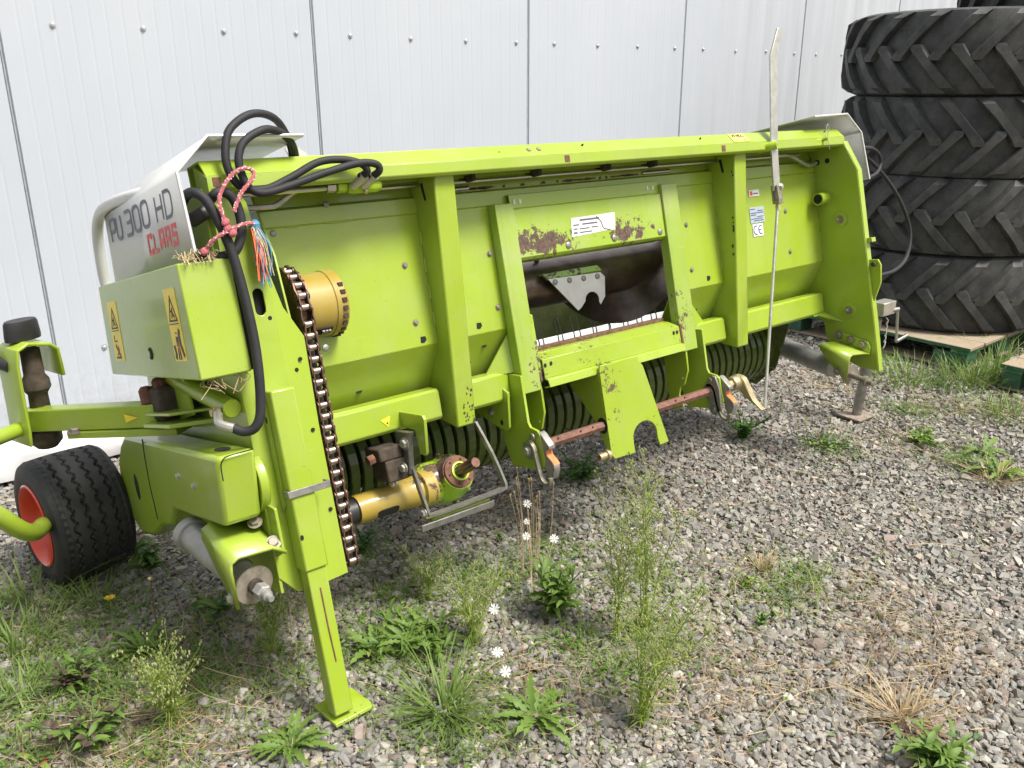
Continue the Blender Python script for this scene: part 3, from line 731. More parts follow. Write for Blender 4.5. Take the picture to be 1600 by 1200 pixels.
# hitch ears behind the plate's edge
MB().prism('u', [(-.078, .962), (-.100, .962), (-.102, .944), (-.078, .944)], 2.61, 2.64).build('ear', G, rp)
e2 = MB().prism('u', [(-.08, .872), (-.118, .868), (-.128, .845), (-.120, .77), (-.080, .69)], 2.612, 2.622).build('ear', G, rp, bevel=.0015)
MB().cyl((2.61, -.10, .85), (2.60, -.10, .85), .010, seg=12).build('pin', 'grime', e2)
# spring cotter and clip on the beam
MB().tube(smooth_path([(2.462, -.03, 1.395), (2.474, -.032, 1.436), (2.484, -.032, 1.447), (2.490, -.032, 1.436), (2.476, -.03, 1.39), (2.480, -.032, 1.345)], 6), .0016, 6).build('spring_cotter', 'bright_steel', HDR)
MB().cyl((2.45, -.020, 1.386), (2.455, -.045, 1.388), .007, seg=10).build('lug_pin', G, HDR)

# right shoe bracket, tube and pin
sb = MB().strip('u', [(.098, .585), (.098, .585)], 0, 0) if False else None
tabm = MB().prism('u', [(.096, .577), (-.050, .523), (-.058, .500), (-.05, .470), (.086, .512), (.108, .545), (.108, .57)], 2.586, 2.5965).build('shoe_bracket', G, HDR, bevel=.002)
for (v, w) in ((.081, .558), (.026, .535), (-.025, .513)): bolt((2.586, v, w), (-1, 0, 0), .0135, tabm)
fold = [(2.594, .49), (2.53, .503), (2.455, .512), (2.436, .506), (2.430, .488), (2.440, .40)]
vs = []; fs = []
for k, (u, w) in enumerate(fold):
    sk = max(0, (.50 - w)) * .55
    vs += [(u, -.055 + sk * .6, w - .022), (u, .085 - sk * 1.1, w + .032)]
for k in range(len(fold) - 1): fs.append((2 * k, 2 * k + 2, 2 * k + 3, 2 * k + 1))
ob = MB().add(vs, fs).build('bracket_fold', G, tabm, sharp=60); sm = ob.modifiers.new('thick', 'SOLIDIFY'); sm.thickness = .008; sm.offset = 0
bolt((2.432, .012, .425), (-1, 0, 0), .011, tabm)
F0, B0 = Vector((2.485, .02, .415)), Vector((2.60, .40, .515)); ax = (F0 - B0).normalized()
rt_ = MB().lathe(B0, ax, [(.048, -.01), (.050, 0), (.050, .018), (.043, .02), (.043, .34), (.04, .36)], 30).build('shoe_tube', 'roller_steel', HDR)
MB().lathe(F0 + ax * .045, ax, [(.044, 0), (.044, .005)], 28).build('washer', 'washer_steel', rt_)
MB().lathe(F0 + ax * .05, ax, [(.012, 0), (.012, .075), (.021, .076), (.021, .10), (.012, .102), (.012, .128), (.007, .13)], 14).build('spindle', 'bolt_steel', rt_)

# ---- right parking jack (stands on the ground)
foot = Vector((3.862, 2.068, 0)); top = Vector((3.862, 2.030, .585)); jd = (top - foot).normalized()
jk = MB().lathe(w2m(foot + jd * .012), w2m(foot + jd) - w2m(foot), [(.022, 0), (.024, .02), (.024, .20), (.029, .201), (.029, .50)], 22).build('parking_jack', 'bare_steel', HDR)
MB().add([tuple(w2m(foot + Vector(p))) for p in ((-.075, -.062, .004), (.072, -.066, .004), (.076, .062, .004), (-.07, .066, .004), (-.075, -.062, .014), (.072, -.066, .014), (.076, .062, .014), (-.07, .066, .014))],
         [(0, 3, 2, 1), (4, 5, 6, 7), (0, 1, 5, 4), (1, 2, 6, 5), (2, 3, 7, 6), (3, 0, 4, 7)]).build('jack_foot', 'foot_steel', jk, bevel=.002)
def wbox(mb, c, hx, hy, hz):
    return mb.add([tuple(w2m(Vector(c) + Vector((sx * hx, sy * hy, sz * hz)))) for sx, sy, sz in ((-1, -1, -1), (1, -1, -1), (1, 1, -1), (-1, 1, -1), (-1, -1, 1), (1, -1, 1), (1, 1, 1), (-1, 1, 1))],
         [(0, 3, 2, 1), (4, 5, 6, 7), (0, 1, 5, 4), (1, 2, 6, 5), (2, 3, 7, 6), (3, 0, 4, 7)])
jh = wbox(MB(), top + Vector((.02, -.015, -.02)), .055, .032, .032).build('gear_housing', 'galvanised', jk, bevel=.004)
hb = top + Vector((.10, -.045, -.035))
MB().cyl(w2m(top + Vector((.03, -.03, -.035))), w2m(hb), .013, seg=14).build('crank_boss', 'bright_steel', jk)
MB().tube([w2m(hb), w2m(hb + Vector((0.0, -.015, -.155)))], .0065, 10).build('crank_arm', 'bright_steel', jk)
MB().tube([w2m(hb + Vector((0.0, -.015, -.155))), w2m(hb + Vector((.085, -.02, -.140)))], .010, 12).build('crank_grip', 'bright_steel', jk)
for k in range(5): MB().tube(smooth_path([w2m(top + Vector((-.0 + .006 * k, -.045, -.06 - .03 * k))), w2m(top + Vector((.012, -.05, -.075 - .03 * k))), w2m(top + Vector((0, -.05, -.09 - .03 * k)))], 4), .003, 5).build('safety_chain_link', 'galvanised', jk)
MB().tube([(2.606, .23, .69), (2.80, .20, .66), (3.0, .16, .62)], .018, 12).build('jack_arm', G, HDR)

# ---- hitch plates, latches, torque shaft
def hitch(u, latch_side):
    a = MB().prism('u', [(.118, .740), (.074, .735), (.074, .585), (.066, .569), (.034, .560), (.022, .548), (.016, .462), (.026, .440), (.060, .430), (.19, .434), (.212, .515), (.20, .64), (.14, .74)], u, u + .010).build('hitch_plate', G, HDR, bevel=.0015)
    return a
def hitch_b(u):
    b = MB().prism('u', [(.103, .735), (.090, .668), (.092, .595), (.102, .575), (.118, .540), (.140, .532), (.150, .50), (.135, .455), (.19, .44), (.205, .52), (.20, .66), (.13, .735)], u, u + .009).build('hitch_plate', G, HDR, bevel=.0015)
    MB().prism('u', oval(.12, .566, .004, .004, 8), u - .0006, u + .0006).build('hole', 'label_white', b); return b
hl = hitch(.800, -1); hitch_b(.886); hr = hitch(1.680, 1); hitch_b(1.594)
def latch(u, parent, s):
    la = MB().prism('u', [(.030, .556), (.020, .549), (-.012, .513), (-.012, .501), (.008, .495), (.008, .482), (-.012, .466), (-.022, .450), (-.022, .437), (-.005, .405), (.012, .400), (.02, .44)], u, u + .026).build('latch_block', 'bare_steel', parent, bevel=.002)
    MB().prism('u', [(.0055, .497), (.0050, .481), (-.0135, .4655), (-.0235, .4515), (-.0225, .4510), (-.0105, .4665), (.0085, .4825), (.0085, .497)], u + .001, u + .0255).build('wear_face', 'orange_wear', la)
    uo = u - .016 * s if s > 0 else u - .016
    hk = MB().strip('u', [(p.x, p.y) for p in smooth_path([(.088, .520, 0), (.060, .524, 0), (.044, .505, 0), (.040, .47, 0), (.034, .43, 0), (.026, .405, 0), (.008, .392, 0), (-.010, .398, 0), (-.016, .414, 0)], 4)], u - .022, u - .008, .009).build('latch_hook', 'bolt_steel', parent)
    MB().prism('u', oval(.072, .497, .026, .028, 18), u - .020, u - .014).build('latch_cam', 'bare_steel', parent)
    bolt((u - .021, .070, .497), (-1, 0, 0), .012, hk, BOLTG); bolt((u - .012, .048, .542), (-1, 0, 0), .010, hk, BOLTM, 'rivet')
latch(.802, hl, -1)
lr = latch(1.690, hr, 1)
MB().prism('u', [(.045, .560), (.03, .556), (.018, .51), (.02, .43), (.05, .405), (.075, .42), (.08, .53)], 1.668, 1.679).build('latch_plate', 'bare_steel', hr, bevel=.002)
for w in (.543, .43): bolt((1.668, .055, w), (-1, 0, 0), .009, hr, BOLTM, 'rivet')
SHV, SHW = .070, .500
ts = MB().lathe((.815, SHV, SHW), (1, 0, 0), [(.0165, 0), (.0165, 1.0)], 6, phase=.3).build('torque_shaft', 'shaft_rust', HDR, sharp=20)
for u in (.90, 1.0, 1.055, 1.47, 1.52): MB().cyl((u, SHV - .0135, SHW + .009), (u, SHV - .0155, SHW + .0105), .003, seg=8).build('hole', 'hole_dark', ts)
MB().lathe((1.70, SHV, SHW), (1, 0, 0), [(.0175, 0), (.0175, .118)], 6, phase=.3).build('shaft_sleeve', 'brass_zinc', ts, sharp=20)
ch = MB().lathe((1.805, SHV, SHW), (1, 0, 0), [(.026, 0), (.028, .004), (.028, .022), (.031, .026), (.031, .045)], 22).build('crank_hub', 'brass_zinc', HDR)
cpts = smooth_path([(.072, .528, 0), (.040, .515, 0), (.020, .47, 0), (.0, .425, 0), (-.035, .392, 0)], 5)
MB().strip('u', [(p[0], p[1]) for p in cpts], 1.835, 1.860, .005).build('crank_plate', 'brass_zinc', ch)
MB().prism('u', [(.08, .52), (.06, .475), (.03, .44), (-.035, .394), (-.03, .40), (.0, .43), (.02, .472), (.04, .517), (.06, .53)], 1.833, 1.837).build('crank_web', 'brass_zinc', ch)

# ---- centre support with arched cut-out
cb = MB().prism('v', [(1.118, .706), (1.296, .706), (1.300, .690), (1.318, .668), (1.396, .376), (1.350, .374), (1.343, .405)] + [(1.284 + .060 * cos(radians(a)), .425 + .052 * sin(radians(a))) for a in range(10, 181, 17)] + [(1.224, .395), (1.226, .378), (1.126, .382), (1.112, .40), (1.112, .690)], .046, .054).build('centre_support', 'green_chipped', HDR, bevel=.0015)
MB().prism('u', [(.054, .690), (.20, .660), (.207, .640), (.106, .517), (.054, .385)], 1.112, 1.119, holes=[oval(SHV + .006, SHW, .027, .030, 14)][:0]).build('support_web', G, cb, bevel=.001)
MB().prism('u', oval(SHV, SHW, .024, .028, 16), 1.1105, 1.1125).build('shaft_hole', 'hole_dark', cb)
MB().add([(1.318, .054, .668), (1.396, .054, .376), (1.34, .20, .64), (1.312, .054, .668), (1.390, .054, .376), (1.334, .20, .64)], [(0, 1, 2), (3, 5, 4), (0, 3, 4, 1), (1, 4, 5, 2)]).build('support_web', G, cb)
MB().lathe((1.112, .062, .400), (-1, 0, 0), [(.019, 0), (.019, .012), (.013, .013), (.013, .045), (.008, .0452), (.008, .03)], 18).build('stub_pin', 'brass_zinc', cb)

# ---- gearbox with splined shaft
GA = Vector((.02, -.93, .36)).normalized(); GC = Vector((.552, .125, .488))
gb = MB().lathe(GC + GA * -.16, GA, [(.066, 0), (.078, .04), (.074, .09), (.056, .125), (.054, .150)], 26).build('gearbox', 'green_gearbox', HDR, sharp=50)
MB().lathe(GC + GA * -.012, GA, [(.050, 0), (.050, .010), (.046, .012)], 32).build('bearing_flange', 'rust', gb)
MB().lathe(GC + GA * -.012, GA, [(.030, 0), (.030, .018), (.0245, .019), (.0245, .012)], 28).build('seal_ring', 'valve_green', gb)
for k in range(6):
    a = k * pi / 3 + .3; N_ = GA.orthogonal().normalized(); B_ = GA.cross(N_); q = GC + (N_ * cos(a) + B_ * sin(a)) * .039
    MB().cyl(q + GA * -.002, q + GA * .0012, .0035, seg=8).build('hole', 'hole_dark', gb)
prof_s = []
sv = []; sf = []; ns = 36
N_ = GA.orthogonal().normalized(); B_ = GA.cross(N_)
for j, (h, k_) in enumerate(((-.01, 1), (.092, 1), (.098, .86))):
    for i in range(ns):
        r = (.0178 if (i // 2) % 2 else .0155) * k_; a = 2 * pi * i / ns; sv.append(GC + GA * h + (N_ * cos(a) + B_ * sin(a)) * r)
for j in range(2):
    for i in range(ns): sf.append((j * ns + i, j * ns + (i + 1) % ns, (j + 1) * ns + (i + 1) % ns, (j + 1) * ns + i))
sf.append(tuple(2 * ns + i for i in range(ns)))
MB().add(sv, sf).build('splined_shaft', 'dark_steel', gb, sharp=20)
MB().lathe(GC + GA * .0985, GA, [(.0145, 0), (.0145, .0008)], 20).build('shaft_end', 'shaft_rust', gb)
MB().lathe((.45, .22, .455), (1, 0, 0), [(.055, 0), (.068, .02), (.068, .15), (.055, .17)], 22).build('gearbox_housing', 'green_gearbox', gb, sharp=50)
for a in range(0, 360, 45):
    q = GC + GA * -.085 + (N_ * cos(radians(a)) + B_ * sin(radians(a))) * .074
    MB().lathe(q, (N_ * cos(radians(a)) + B_ * sin(radians(a))) + GA * .6, [(.014, -.03), (.013, .0), (.010, .006)], 10).build('casting_lug', 'rust', gb)
    bolt(q + GA * .006 + (N_ * cos(radians(a)) + B_ * sin(radians(a))) * .006, (N_ * cos(radians(a)) + B_ * sin(radians(a))) + GA * .6, .006, gb)
MB().box(.60, .70, .26, .33, .40, .46).build('rear_casting', 'grime', gb, bevel=.01)
# guard tube of the side drive shaft
gt = MB().lathe((.10, .20, .452), (1, 0, 0), [(.036, 0), (.036, .135)], 26).build('shaft_sleeve', 'black_plastic', HDR)
yt = MB().lathe((.222, .20, .452), (1, 0, 0), [(.043, 0), (.044, .01), (.044, .165), (.047, .17), (.047, .215), (.058, .22), (.058, .26)], 32).build('shaft_guard', 'yellow_paint', HDR)
MB().prism('w', [(.275, -.010), (.285, -.014), (.335, -.014), (.345, -.010), (.345, .010), (.335, .014), (.285, .014), (.275, .010)], -.001, .0015).build('guard_slot', 'hole_dark', yt).matrix_local = Matrix.Translation((0, .20 - .0365, .452 - .0245)) @ Matrix.Rotation(radians(-56 + 180), 4, 'X')
# drip frame under the gearbox
fr = MB()
def bar(pts, t, w_):
    for a, b in zip(pts[:-1], pts[1:]):
        a = Vector(a); b = Vector(b); d = (b - a).normalized(); s_ = d.cross(Vector((0, 1, .2))).normalized(); n_ = d.cross(s_).normalized()
        vs = [p + s_ * i * t + n_ * j * w_ for p in (a - d * t * .5, b + d * t * .5) for i, j in ((-1, -1), (1, -1), (1, 1), (-1, 1))]
        fr.add(vs, [(0, 1, 2, 3), (7, 6, 5, 4), (0, 4, 5, 1), (1, 5, 6, 2), (2, 6, 7, 3), (3, 7, 4, 0)])
bar(smooth_path([(.377, .10, .545), (.398, .10, .43), (.404, .10, .402), (.418, .10, .393), (.55, .10, .394), (.672, .10, .397), (.690, .10, .404), (.691, .10, .42), (.668, .11, .52), (.640, .13, .62)], 2), .0038, .010)
fro = fr.build('gearbox_frame', 'bare_steel', HDR)
MB().strip('u', [(.095, .374), (.10, .356), (.16, .352)], .372, .640, .006).build('frame_angle', 'bare_steel', fro, bevel=.001)
MB().strip('u', [(.10, .383), (.104, .377), (.16, .374)], .415, .628, .004).build('frame_shelf', 'green_dusty', fro)
fp = MB().prism('u', [(.055, .66), (.075, .64), (.085, .60), (.10, .53), (.15, .53), (.15, .66)], .366, .384).build('mount_lug', 'bare_steel', fro, bevel=.004)
for (u, v, w, r) in ((.364, .095, .625, .013), (.350, .10, .555, .012), (.325, .13, .515, .012), (.392, .105, .405, .011)): bolt((u, v, w), (-1, -.15, 0), r, fro, BOLTG)
MB().box(.285, .36, .11, .20, .585, .625).build('bearing_block', 'grime', fro, bevel=.006)
MB().box(.30, .37, .11, .20, .52, .585).build('bearing_block', 'grime', fro, bevel=.005)
MB().cyl((.275, .13, .60), (.255, .13, .597), .015, seg=6).build('rusty_nut', 'rust', fro)
# ---- left end: folded front plate, stand, chain, clutch
lp = MB().prism('v', [(-.108, .402), (-.065, .350), (.012, .350), (.014, 1.17), (-.004, 1.33), (-.020, 1.362), (-.05, 1.378), (-.085, 1.372), (-.108, 1.345)], 0, .006, holes=[[(-.020 + p[0], 1.088 + p[1]) for p in arc(0, .020, .0135, 0, 180, 8) + arc(0, -.020, .0135, 180, 360, 8)]]).build('end_post', G, HDR, bevel=.0015)
MB().add([(.013, .001, .349), (.082, .012, .349), (.079, .012, .75), (.084, .012, .985), (.042, .010, 1.066), (.010, .002, 1.20),
          (.013, .007, .349), (.082, .018, .349), (.079, .018, .75), (.084, .018, .985), (.042, .016, 1.066), (.010, .008, 1.20)],
         [(0, 1, 2, 3, 4, 5), (11, 10, 9, 8, 7, 6), (0, 6, 7, 1), (1, 7, 8, 2), (2, 8, 9, 3), (3, 9, 10, 4), (4, 10, 11, 5)]).build('end_post_flange', G, lp)
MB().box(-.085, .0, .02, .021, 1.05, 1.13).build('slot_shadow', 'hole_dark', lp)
MB().prism('u', [(.004, .36), (.004, 1.37), (.30, 1.37), (.75, 1.25), (.85, .75), (.70, .42), (.30, .36)], -.108, -.100).build('end_plate', G, HDR, bevel=.001)
MB().prism('u', [(.02, .40), (.02, .98), (.05, 1.20), (.13, 1.37), (.30, 1.37), (.75, 1.25), (.85, .75), (.70, .42), (.30, .36)], .060, .066).build('inner_plate', G, HDR, bevel=.001)
for (u, w) in ((-.001, 1.045), (.060, .93), (.045, .905), (.065, .53), (.058, .745)): MB().cyl((u, .0045 if u < .02 else .0075, w), (u, -.0005 if u < .02 else .0055, w), .0055, seg=10).build('hole', 'hole_dark', lp)
# parking stand
tube_ = MB().prism('w', [(-.060, -.060), (.004, -.060), (.004, -.001), (-.060, -.001)], .410, .872).build('stand_tube', G, HDR, bevel=.005)
MB().prism('u', [(-.002, .862), (-.022, .862), (-.022, .58), (-.002, .56)], -.066, -.0605).build('stand_flange', G, tube_)
bolt((-.066, -.012, .862), (-1, 0, 0), .008, tube_, BOLT); MB().prism('u', oval(-.014, .80, .006, .009, 12), -.0665, -.0658).build('hole', 'hole_dark', tube_)
MB().prism('v', oval(-.052, .50, .0045, .007, 10), -.0612, -.0598).build('hole', 'hole_dark', tube_)
leg = MB().prism('w', [(-.054, -.054), (-.002, -.054), (-.002, -.006), (-.054, -.006)], .018, .44).build('stand_leg', 'green_chipped', HDR, bevel=.004)
fz = [w2m(p) for p in ((.772, 1.796, .006), (.782, 1.692, .006), (.898, 1.698, .006), (.885, 1.800, .006))]
MB().add([tuple(p) for p in fz] + [tuple(p + Vector((0, -.0, .010))) for p in fz], [(0, 1, 2, 3), (7, 6, 5, 4), (0, 4, 5, 1), (1, 5, 6, 2), (2, 6, 7, 3), (3, 7, 4, 0)]).build('stand_foot', 'green_chipped', leg, bevel=.002)
MB().tube([(-.028, -.0545, .36), (-.027, -.055, .25), (-.024, -.0545, .16)], .0022, 5).build('rust_streak', 'rust', leg)
MB().strip('w', [(-.066, -.03), (-.066, -.064), (.044, -.064), (.044, -.03)], .604, .622, .004).build('stand_clamp', 'bare_steel', tube_, bevel=.001)

# chain drive
CU, CV0, SV, SW_, SR = .104, .022, .125, 1.045, .103
path = []
w = .372
while w < SW_ - .005: path.append((CV0, w)); w += .0305
n_arc = 9
for k in range(n_arc): 
    a = radians(180 - k * 17); path.append((SV + SR * cos(a), SW_ + .012 + SR * sin(a)))
chain = MB().tube([(CU - .014, p[0] + .004, p[1]) for p in path], .0022, 5).build('drive_chain', 'chain_link', HDR)
RM = MB().cyl((-.0098, 0, 0), (.0098, 0, 0), .0092, seg=14).mesh('roller', 'chain_roller')
LM = MB().prism('u', arc(0, .0153, .0135, 0, 180, 7) + [(-.0095, 0)] + arc(0, -.0153, .0135, 180, 360, 7) + [(.0095, 0)], -.0018, .0018).mesh('link_plate', 'chain_link')
PMs = MB().cyl((-.0200, 0, 0), (.0200, 0, 0), .0046, seg=8).mesh('link_pin', 'chain_link')
for i, p in enumerate(path):
    inst('roller', RM, chain, Matrix.Translation((CU, p[0], p[1]))); inst('link_pin', PMs, chain, Matrix.Translation((CU, p[0], p[1])))
    if i + 1 < len(path):
        q = path[i + 1]; an = math.atan2(q[0] - p[0], q[1] - p[1])
        for s_ in (-1, 1):
            inst('link_plate', LM, chain, Matrix.Translation((CU + s_ * (.0160 if i % 2 else .0122), (p[0] + q[0]) / 2, (p[1] + q[1]) / 2)) @ Matrix.Rotation(-an, 4, 'X'))
MB().lathe((CU - .008, SV, SW_ + .012), (1, 0, 0), [(SR - .006, 0), (SR - .006, .016)], 36).build('sprocket', 'chain_link', HDR)
MB().lathe((CU - .008, .115, .465), (1, 0, 0), [(.085, 0), (.085, .016)], 30).build('sprocket', 'chain_link', HDR)
MB().strip('u', [(CV0 + .035, .36), (CV0 + .033, .98)], CU - .02, CU + .02, .004).build('chain_guide', 'hole_dark', HDR)
ck = MB().lathe((CU + .016, SV - .008, SW_ + .012), (1, 0, 0), [(.088, 0), (.088, .080), (.091, .082), (.0905, .112), (.085, .118)], 48).build('slip_clutch', 'yellow_paint', HDR)
for a in range(150, 300, 14):
    q = (CU + .118, SV - .008 + .0885 * cos(radians(a)), SW_ + .012 + .0885 * sin(radians(a))); MB().box(q[0] - .006, q[0] + .008, q[1] - .006, q[1] + .006, q[2] - .006, q[2] + .006).build('ratchet_notch', 'grime', ck, bevel=.001)
sa = radians(232); q = Vector((0, SV - .008 + .087 * cos(sa), SW_ + .012 + .087 * sin(sa)))
MB().box(CU + .03, CU + .085, -.012, .012, -.002, .004).build('spring_slot', 'hole_dark', ck).matrix_local = Matrix.Translation(q) @ Matrix.Rotation(sa - pi / 2, 4, 'X')
MB().tube([(CU + .052 + .0035 * k / 6, q.y - .003 + .006 * cos(k * 1.05), q.z - .003 + .006 * sin(k * 1.05)) for k in range(48)], .0016, 5).build('spring', 'bare_steel', ck)
bolt((CU + .032, .01, .945), FR, .008, HDR, BOLTM, 'rivet')

# ---- left gear guard box
gx0, gx1, gv0, gv1, gw0, gw1 = -.217, -.092, -.058, .74, .930, 1.201
gd = MB().prism('u', [(gv0, gw0), (gv0, gw1), (gv1 - .03, gw1 + .006), (gv1 + .03, gw0 + .012)], gx0, gx1).build('gear_guard', G, HDR, bevel=.004)
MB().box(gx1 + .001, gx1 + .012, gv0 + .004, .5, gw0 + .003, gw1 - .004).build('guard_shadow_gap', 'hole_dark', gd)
def warn(v0, v1, w0, w1, tilt, parts):
    s_ = MB().prism('u', [(v0, w0), (v1, w0), (v1 + tilt, w1), (v0 + tilt, w1)], -.2183, -.2172).build('warning_sticker', 'sticker_yellow', gd)
    H = w1 - w0; Wd = v1 - v0
    def q(x, y): return (v0 + Wd * x + tilt * y, w0 + H * y)
    k = MB(); ribbon(k, [q(.18, .56), q(.5, .88), q(.82, .56), q(.18, .56)], .0022, (-.2184, 0, 0), (0, 1, 0), (0, 0, 1), (-1, 0, 0))
    ribbon(k, [q(.08, .515), q(.92, .515)], .0011, (-.2184, 0, 0), (0, 1, 0), (0, 0, 1), (-1, 0, 0))
    ribbon(k, [q(.35, .60), q(.5, .66), q(.48, .74)], .0028, (-.2184, 0, 0), (0, 1, 0), (0, 0, 1), (-1, 0, 0)); ribbon(k, [q(.6, .60), q(.5, .66), q(.62, .70)], .0022, (-.2184, 0, 0), (0, 1, 0), (0, 0, 1), (-1, 0, 0))
    k.build('pictogram_triangle', 'ink_black', s_, smooth=False)
    k = MB()
    for pl, wd_ in parts: ribbon(k, [q(*p) for p in pl], wd_, (-.2184, 0, 0), (0, 1, 0), (0, 0, 1), (-1, 0, 0))
    k.build('pictogram', 'ink_black', s_, smooth=False)
    k = MB(); ribbon(k, [q(.5, .12), q(.48, .26)], .0035, (-.2186, 0, 0), (0, 1, 0), (0, 0, 1), (-1, 0, 0)); k.build('pictogram_arrow', 'ink_red', s_, smooth=False)
# in the face's reading direction +v runs to the left of the picture
warn(.003, .093, .978, 1.152, -.008, [([(.52, .38), (.52, .40)], .005), ([(.52, .20), (.50, .34)], .008), ([(.60, .02), (.55, .18)], .0035), ([(.42, .02), (.46, .18)], .0035), ([(.22, .44), (.3, .36), (.28, .22), (.12, .06)], .006), ([(.85, .22), (.8, .1), (.86, .03)], .006)])
warn(.576, .680, .983, 1.155, -.03, [([(.75, .44), (.75, .34), (.45, .34)], .002), ([(.3, .06), (.8, .06)], .003), ([(.35, .08), (.6, .2), (.7, .28)], .004), ([(.65, .1), (.4, .2)], .003)])
MB().lathe((gx0 - .0005, .300, 1.0), (-1, 0, 0), [(.016, 0), (.016, .002), (.010, .0025)], 16).build('plug', 'hole_dark', gd)
MB().prism('u', oval(.304, .999, .006, .009, 10), gx0 - .0045, gx0 - .003).build('plug_clip', 'galvanised', gd)

# ---- white hoods
def hood(sg):
    X = (lambda u: u) if sg > 0 else (lambda u: 2 * UC - u)
    P = [(-.170, 1.205), (-.170, 1.404), (-.083, 1.484), (.158, 1.478)]
    vs = []; fs = []
    back = [.70, .66, .45, .33]; fv = [-.06, -.044, -.040, -.040]
    if sg < 0: back = [.62, .62, .60, .55]
    N = len(P)
    for (u, w_), v1, v0 in zip(P, back, fv): vs += [(X(u), v0, w_), (X(u), v1, w_)]
    for k in range(N - 1): fs.append((2 * k, 2 * k + 2, 2 * k + 3, 2 * k + 1))
    h = MB().add(vs, fs).build('hood', 'hood_white', HDR, sharp=20); m = h.modifiers.new('thick', 'SOLIDIFY'); m.thickness = .004; m.offset = -1 if sg > 0 else 1
    e = MB()
    e.tube([(X(u), v0, w_) for (u, w_), v0 in zip(P, fv)], .004, 6); e.build('hood_edge', 'hood_white', h)
    return h
hoodL = hood(1); hoodR = hood(-1)
lettering('hood_text', 'PU', (-.1708, .625, 1.324), (0, -1, 0), (0, 0, 1), (-1, 0, 0), .052, .014, .060, .0092, 'ink_grey', hoodL, .12)
lettering('hood_text', '300', (-.1708, .458, 1.322), (0, -1, 0), (0, 0, 1), (-1, 0, 0), .060, .022, .062, .0092, 'ink_grey', hoodL, .12)
lettering('hood_text', 'HD', (-.1708, .168, 1.320), (0, -1, 0), (0, 0, 1), (-1, 0, 0), .054, .022, .060, .0088, 'ink_grey', hoodL, .12)
lettering('hood_logo', 'CLAAS', (-.1708, .286, 1.2545), (0, -1, 0), (0, 0, 1), (-1, 0, 0), .034, .0185, .043, .0100, 'ink_red', hoodL, .16)
MB().tube(smooth_path([(-.175, .78, 1.19), (-.18, .775, 1.24), (-.182, .74, 1.345), (-.180, .69, 1.400), (-.172, .60, 1.425), (-.15, .45, 1.425), (-.12, .35, 1.42)], 6), .0165, 14).build('hood_pipe', 'hood_white', HDR)
MB().prism('u', [(-.02, 1.17), (-.03, 1.39), (.05, 1.43), (.05, 1.17)], -.100, -.094).build('hood_bracket', 'green_dusty', HDR)

# ---- lower left roller guard
l0, l1 = -.217, -.120
lg = MB()
side = [(-.054, .747), (-.008, .570), (.40, .560), (.47, .503), (.56, .49), (.70, .435), (.84, .42), (.93, .46), (.985, .55), (.96, .65), (.88, .715), (.80, .748)]
lgo = MB().prism('u', side, l0, l1).build('roller_guard', G, HDR, bevel=.012)
MB().prism('u', [(.585, .75), (.600, .70), (.612, .60), (.606, .505), (.600, .505), (.606, .60), (.594, .70), (.578, .75)], l0 - .0015, l0 + .001).build('guard_seam', 'hole_dark', lgo)
MB().prism('u', oval(.77, .585, .020, .042, 14), l0 - .0015, l0 + .001).build('hole', 'hole_dark', lgo)
MB().prism('w', oval(-.165, .05, .018, .035, 14), .7468, .7482).build('slot', 'hole_dark', lgo)
for (v, w_) in ((.29, .668), (.165, .655)): bolt((l0, v, w_), (-1, 0, 0), .0075, lgo, BOLTG)
MB().tube(smooth_path([(-.212, -.0565, .690), (-.210, -.0575, .728), (-.200, -.058, .742), (-.185, -.0583, .745), (-.128, -.0585, .7465)], 4), .0016, 5).build('guard_gap', 'hole_dark', lgo)
MB().lathe((-.118, .045, .650), (1, 0, 0), [(.078, 0), (.080, .004), (.080, .020), (.076, .024)], 36).build('pulley_cover', G, HDR)
# left shoe bracket with tube and nut
lt = MB().prism('v', [(-.150, .585), (-.098, .520), (-.092, .492), (-.10, .474), (-.20, .465), (-.20, .52)], -.052, -.044)
sbk = MB().prism('u', [(-.05, .588), (-.05, .475), (.04, .44), (.10, .52), (.04, .60)], -.104, -.096).build('shoe_bracket', G, HDR, bevel=.002)
fold = [(-.098, .505), (-.13, .526), (-.215, .530), (-.234, .522), (-.238, .50), (-.230, .40)]
vs = []; fs = []
for k, (u, w_) in enumerate(fold):
    sk = max(0, (.51 - w_)) * .55
    vs += [(u, -.062 + sk * .5, w_ - .028), (u, .115 - sk * 1.2, w_ + .030)]
for k in range(len(fold) - 1): fs.append((2 * k, 2 * k + 2, 2 * k + 3, 2 * k + 1))
ob = MB().add(vs, fs).build('bracket_fold', G, sbk, sharp=60); sm = ob.modifiers.new('thick', 'SOLIDIFY'); sm.thickness = .008; sm.offset = 0
bolt((-.118, -.04, .505), (-.25, -.75, .6), .013, sbk); bolt((-.132, .02, .553), (-.25, -.6, .75), .013, sbk); bolt((-.236, -.01, .398), (-1, 0, 0), .010, sbk, BOLTG)
F1, B1 = Vector((-.178, .00, .416)), Vector((-.214, .30, .505)); ax = (F1 - B1).normalized()
lt_ = MB().lathe(B1, ax, [(.046, -.01), (.047, 0), (.047, .02), (.040, .022), (.040, .26), (.036, .27)], 30).build('shoe_tube', 'roller_steel', HDR)
MB().lathe(F1 + ax * .012, ax, [(.050, 0), (.050, .005)], 30).build('washer', 'washer_steel', lt_)
MB().lathe(F1 + ax * .017, ax, [(.020, 0), (.020, .014), (.015, .015), (.015, .035)], 16).build('spacer', 'grime', lt_)
MB().lathe(F1 + ax * .040, ax, [(.0205, 0), (.0205, .022), (.017, .026)], 6).build('nut', 'roller_steel', lt_, sharp=20)
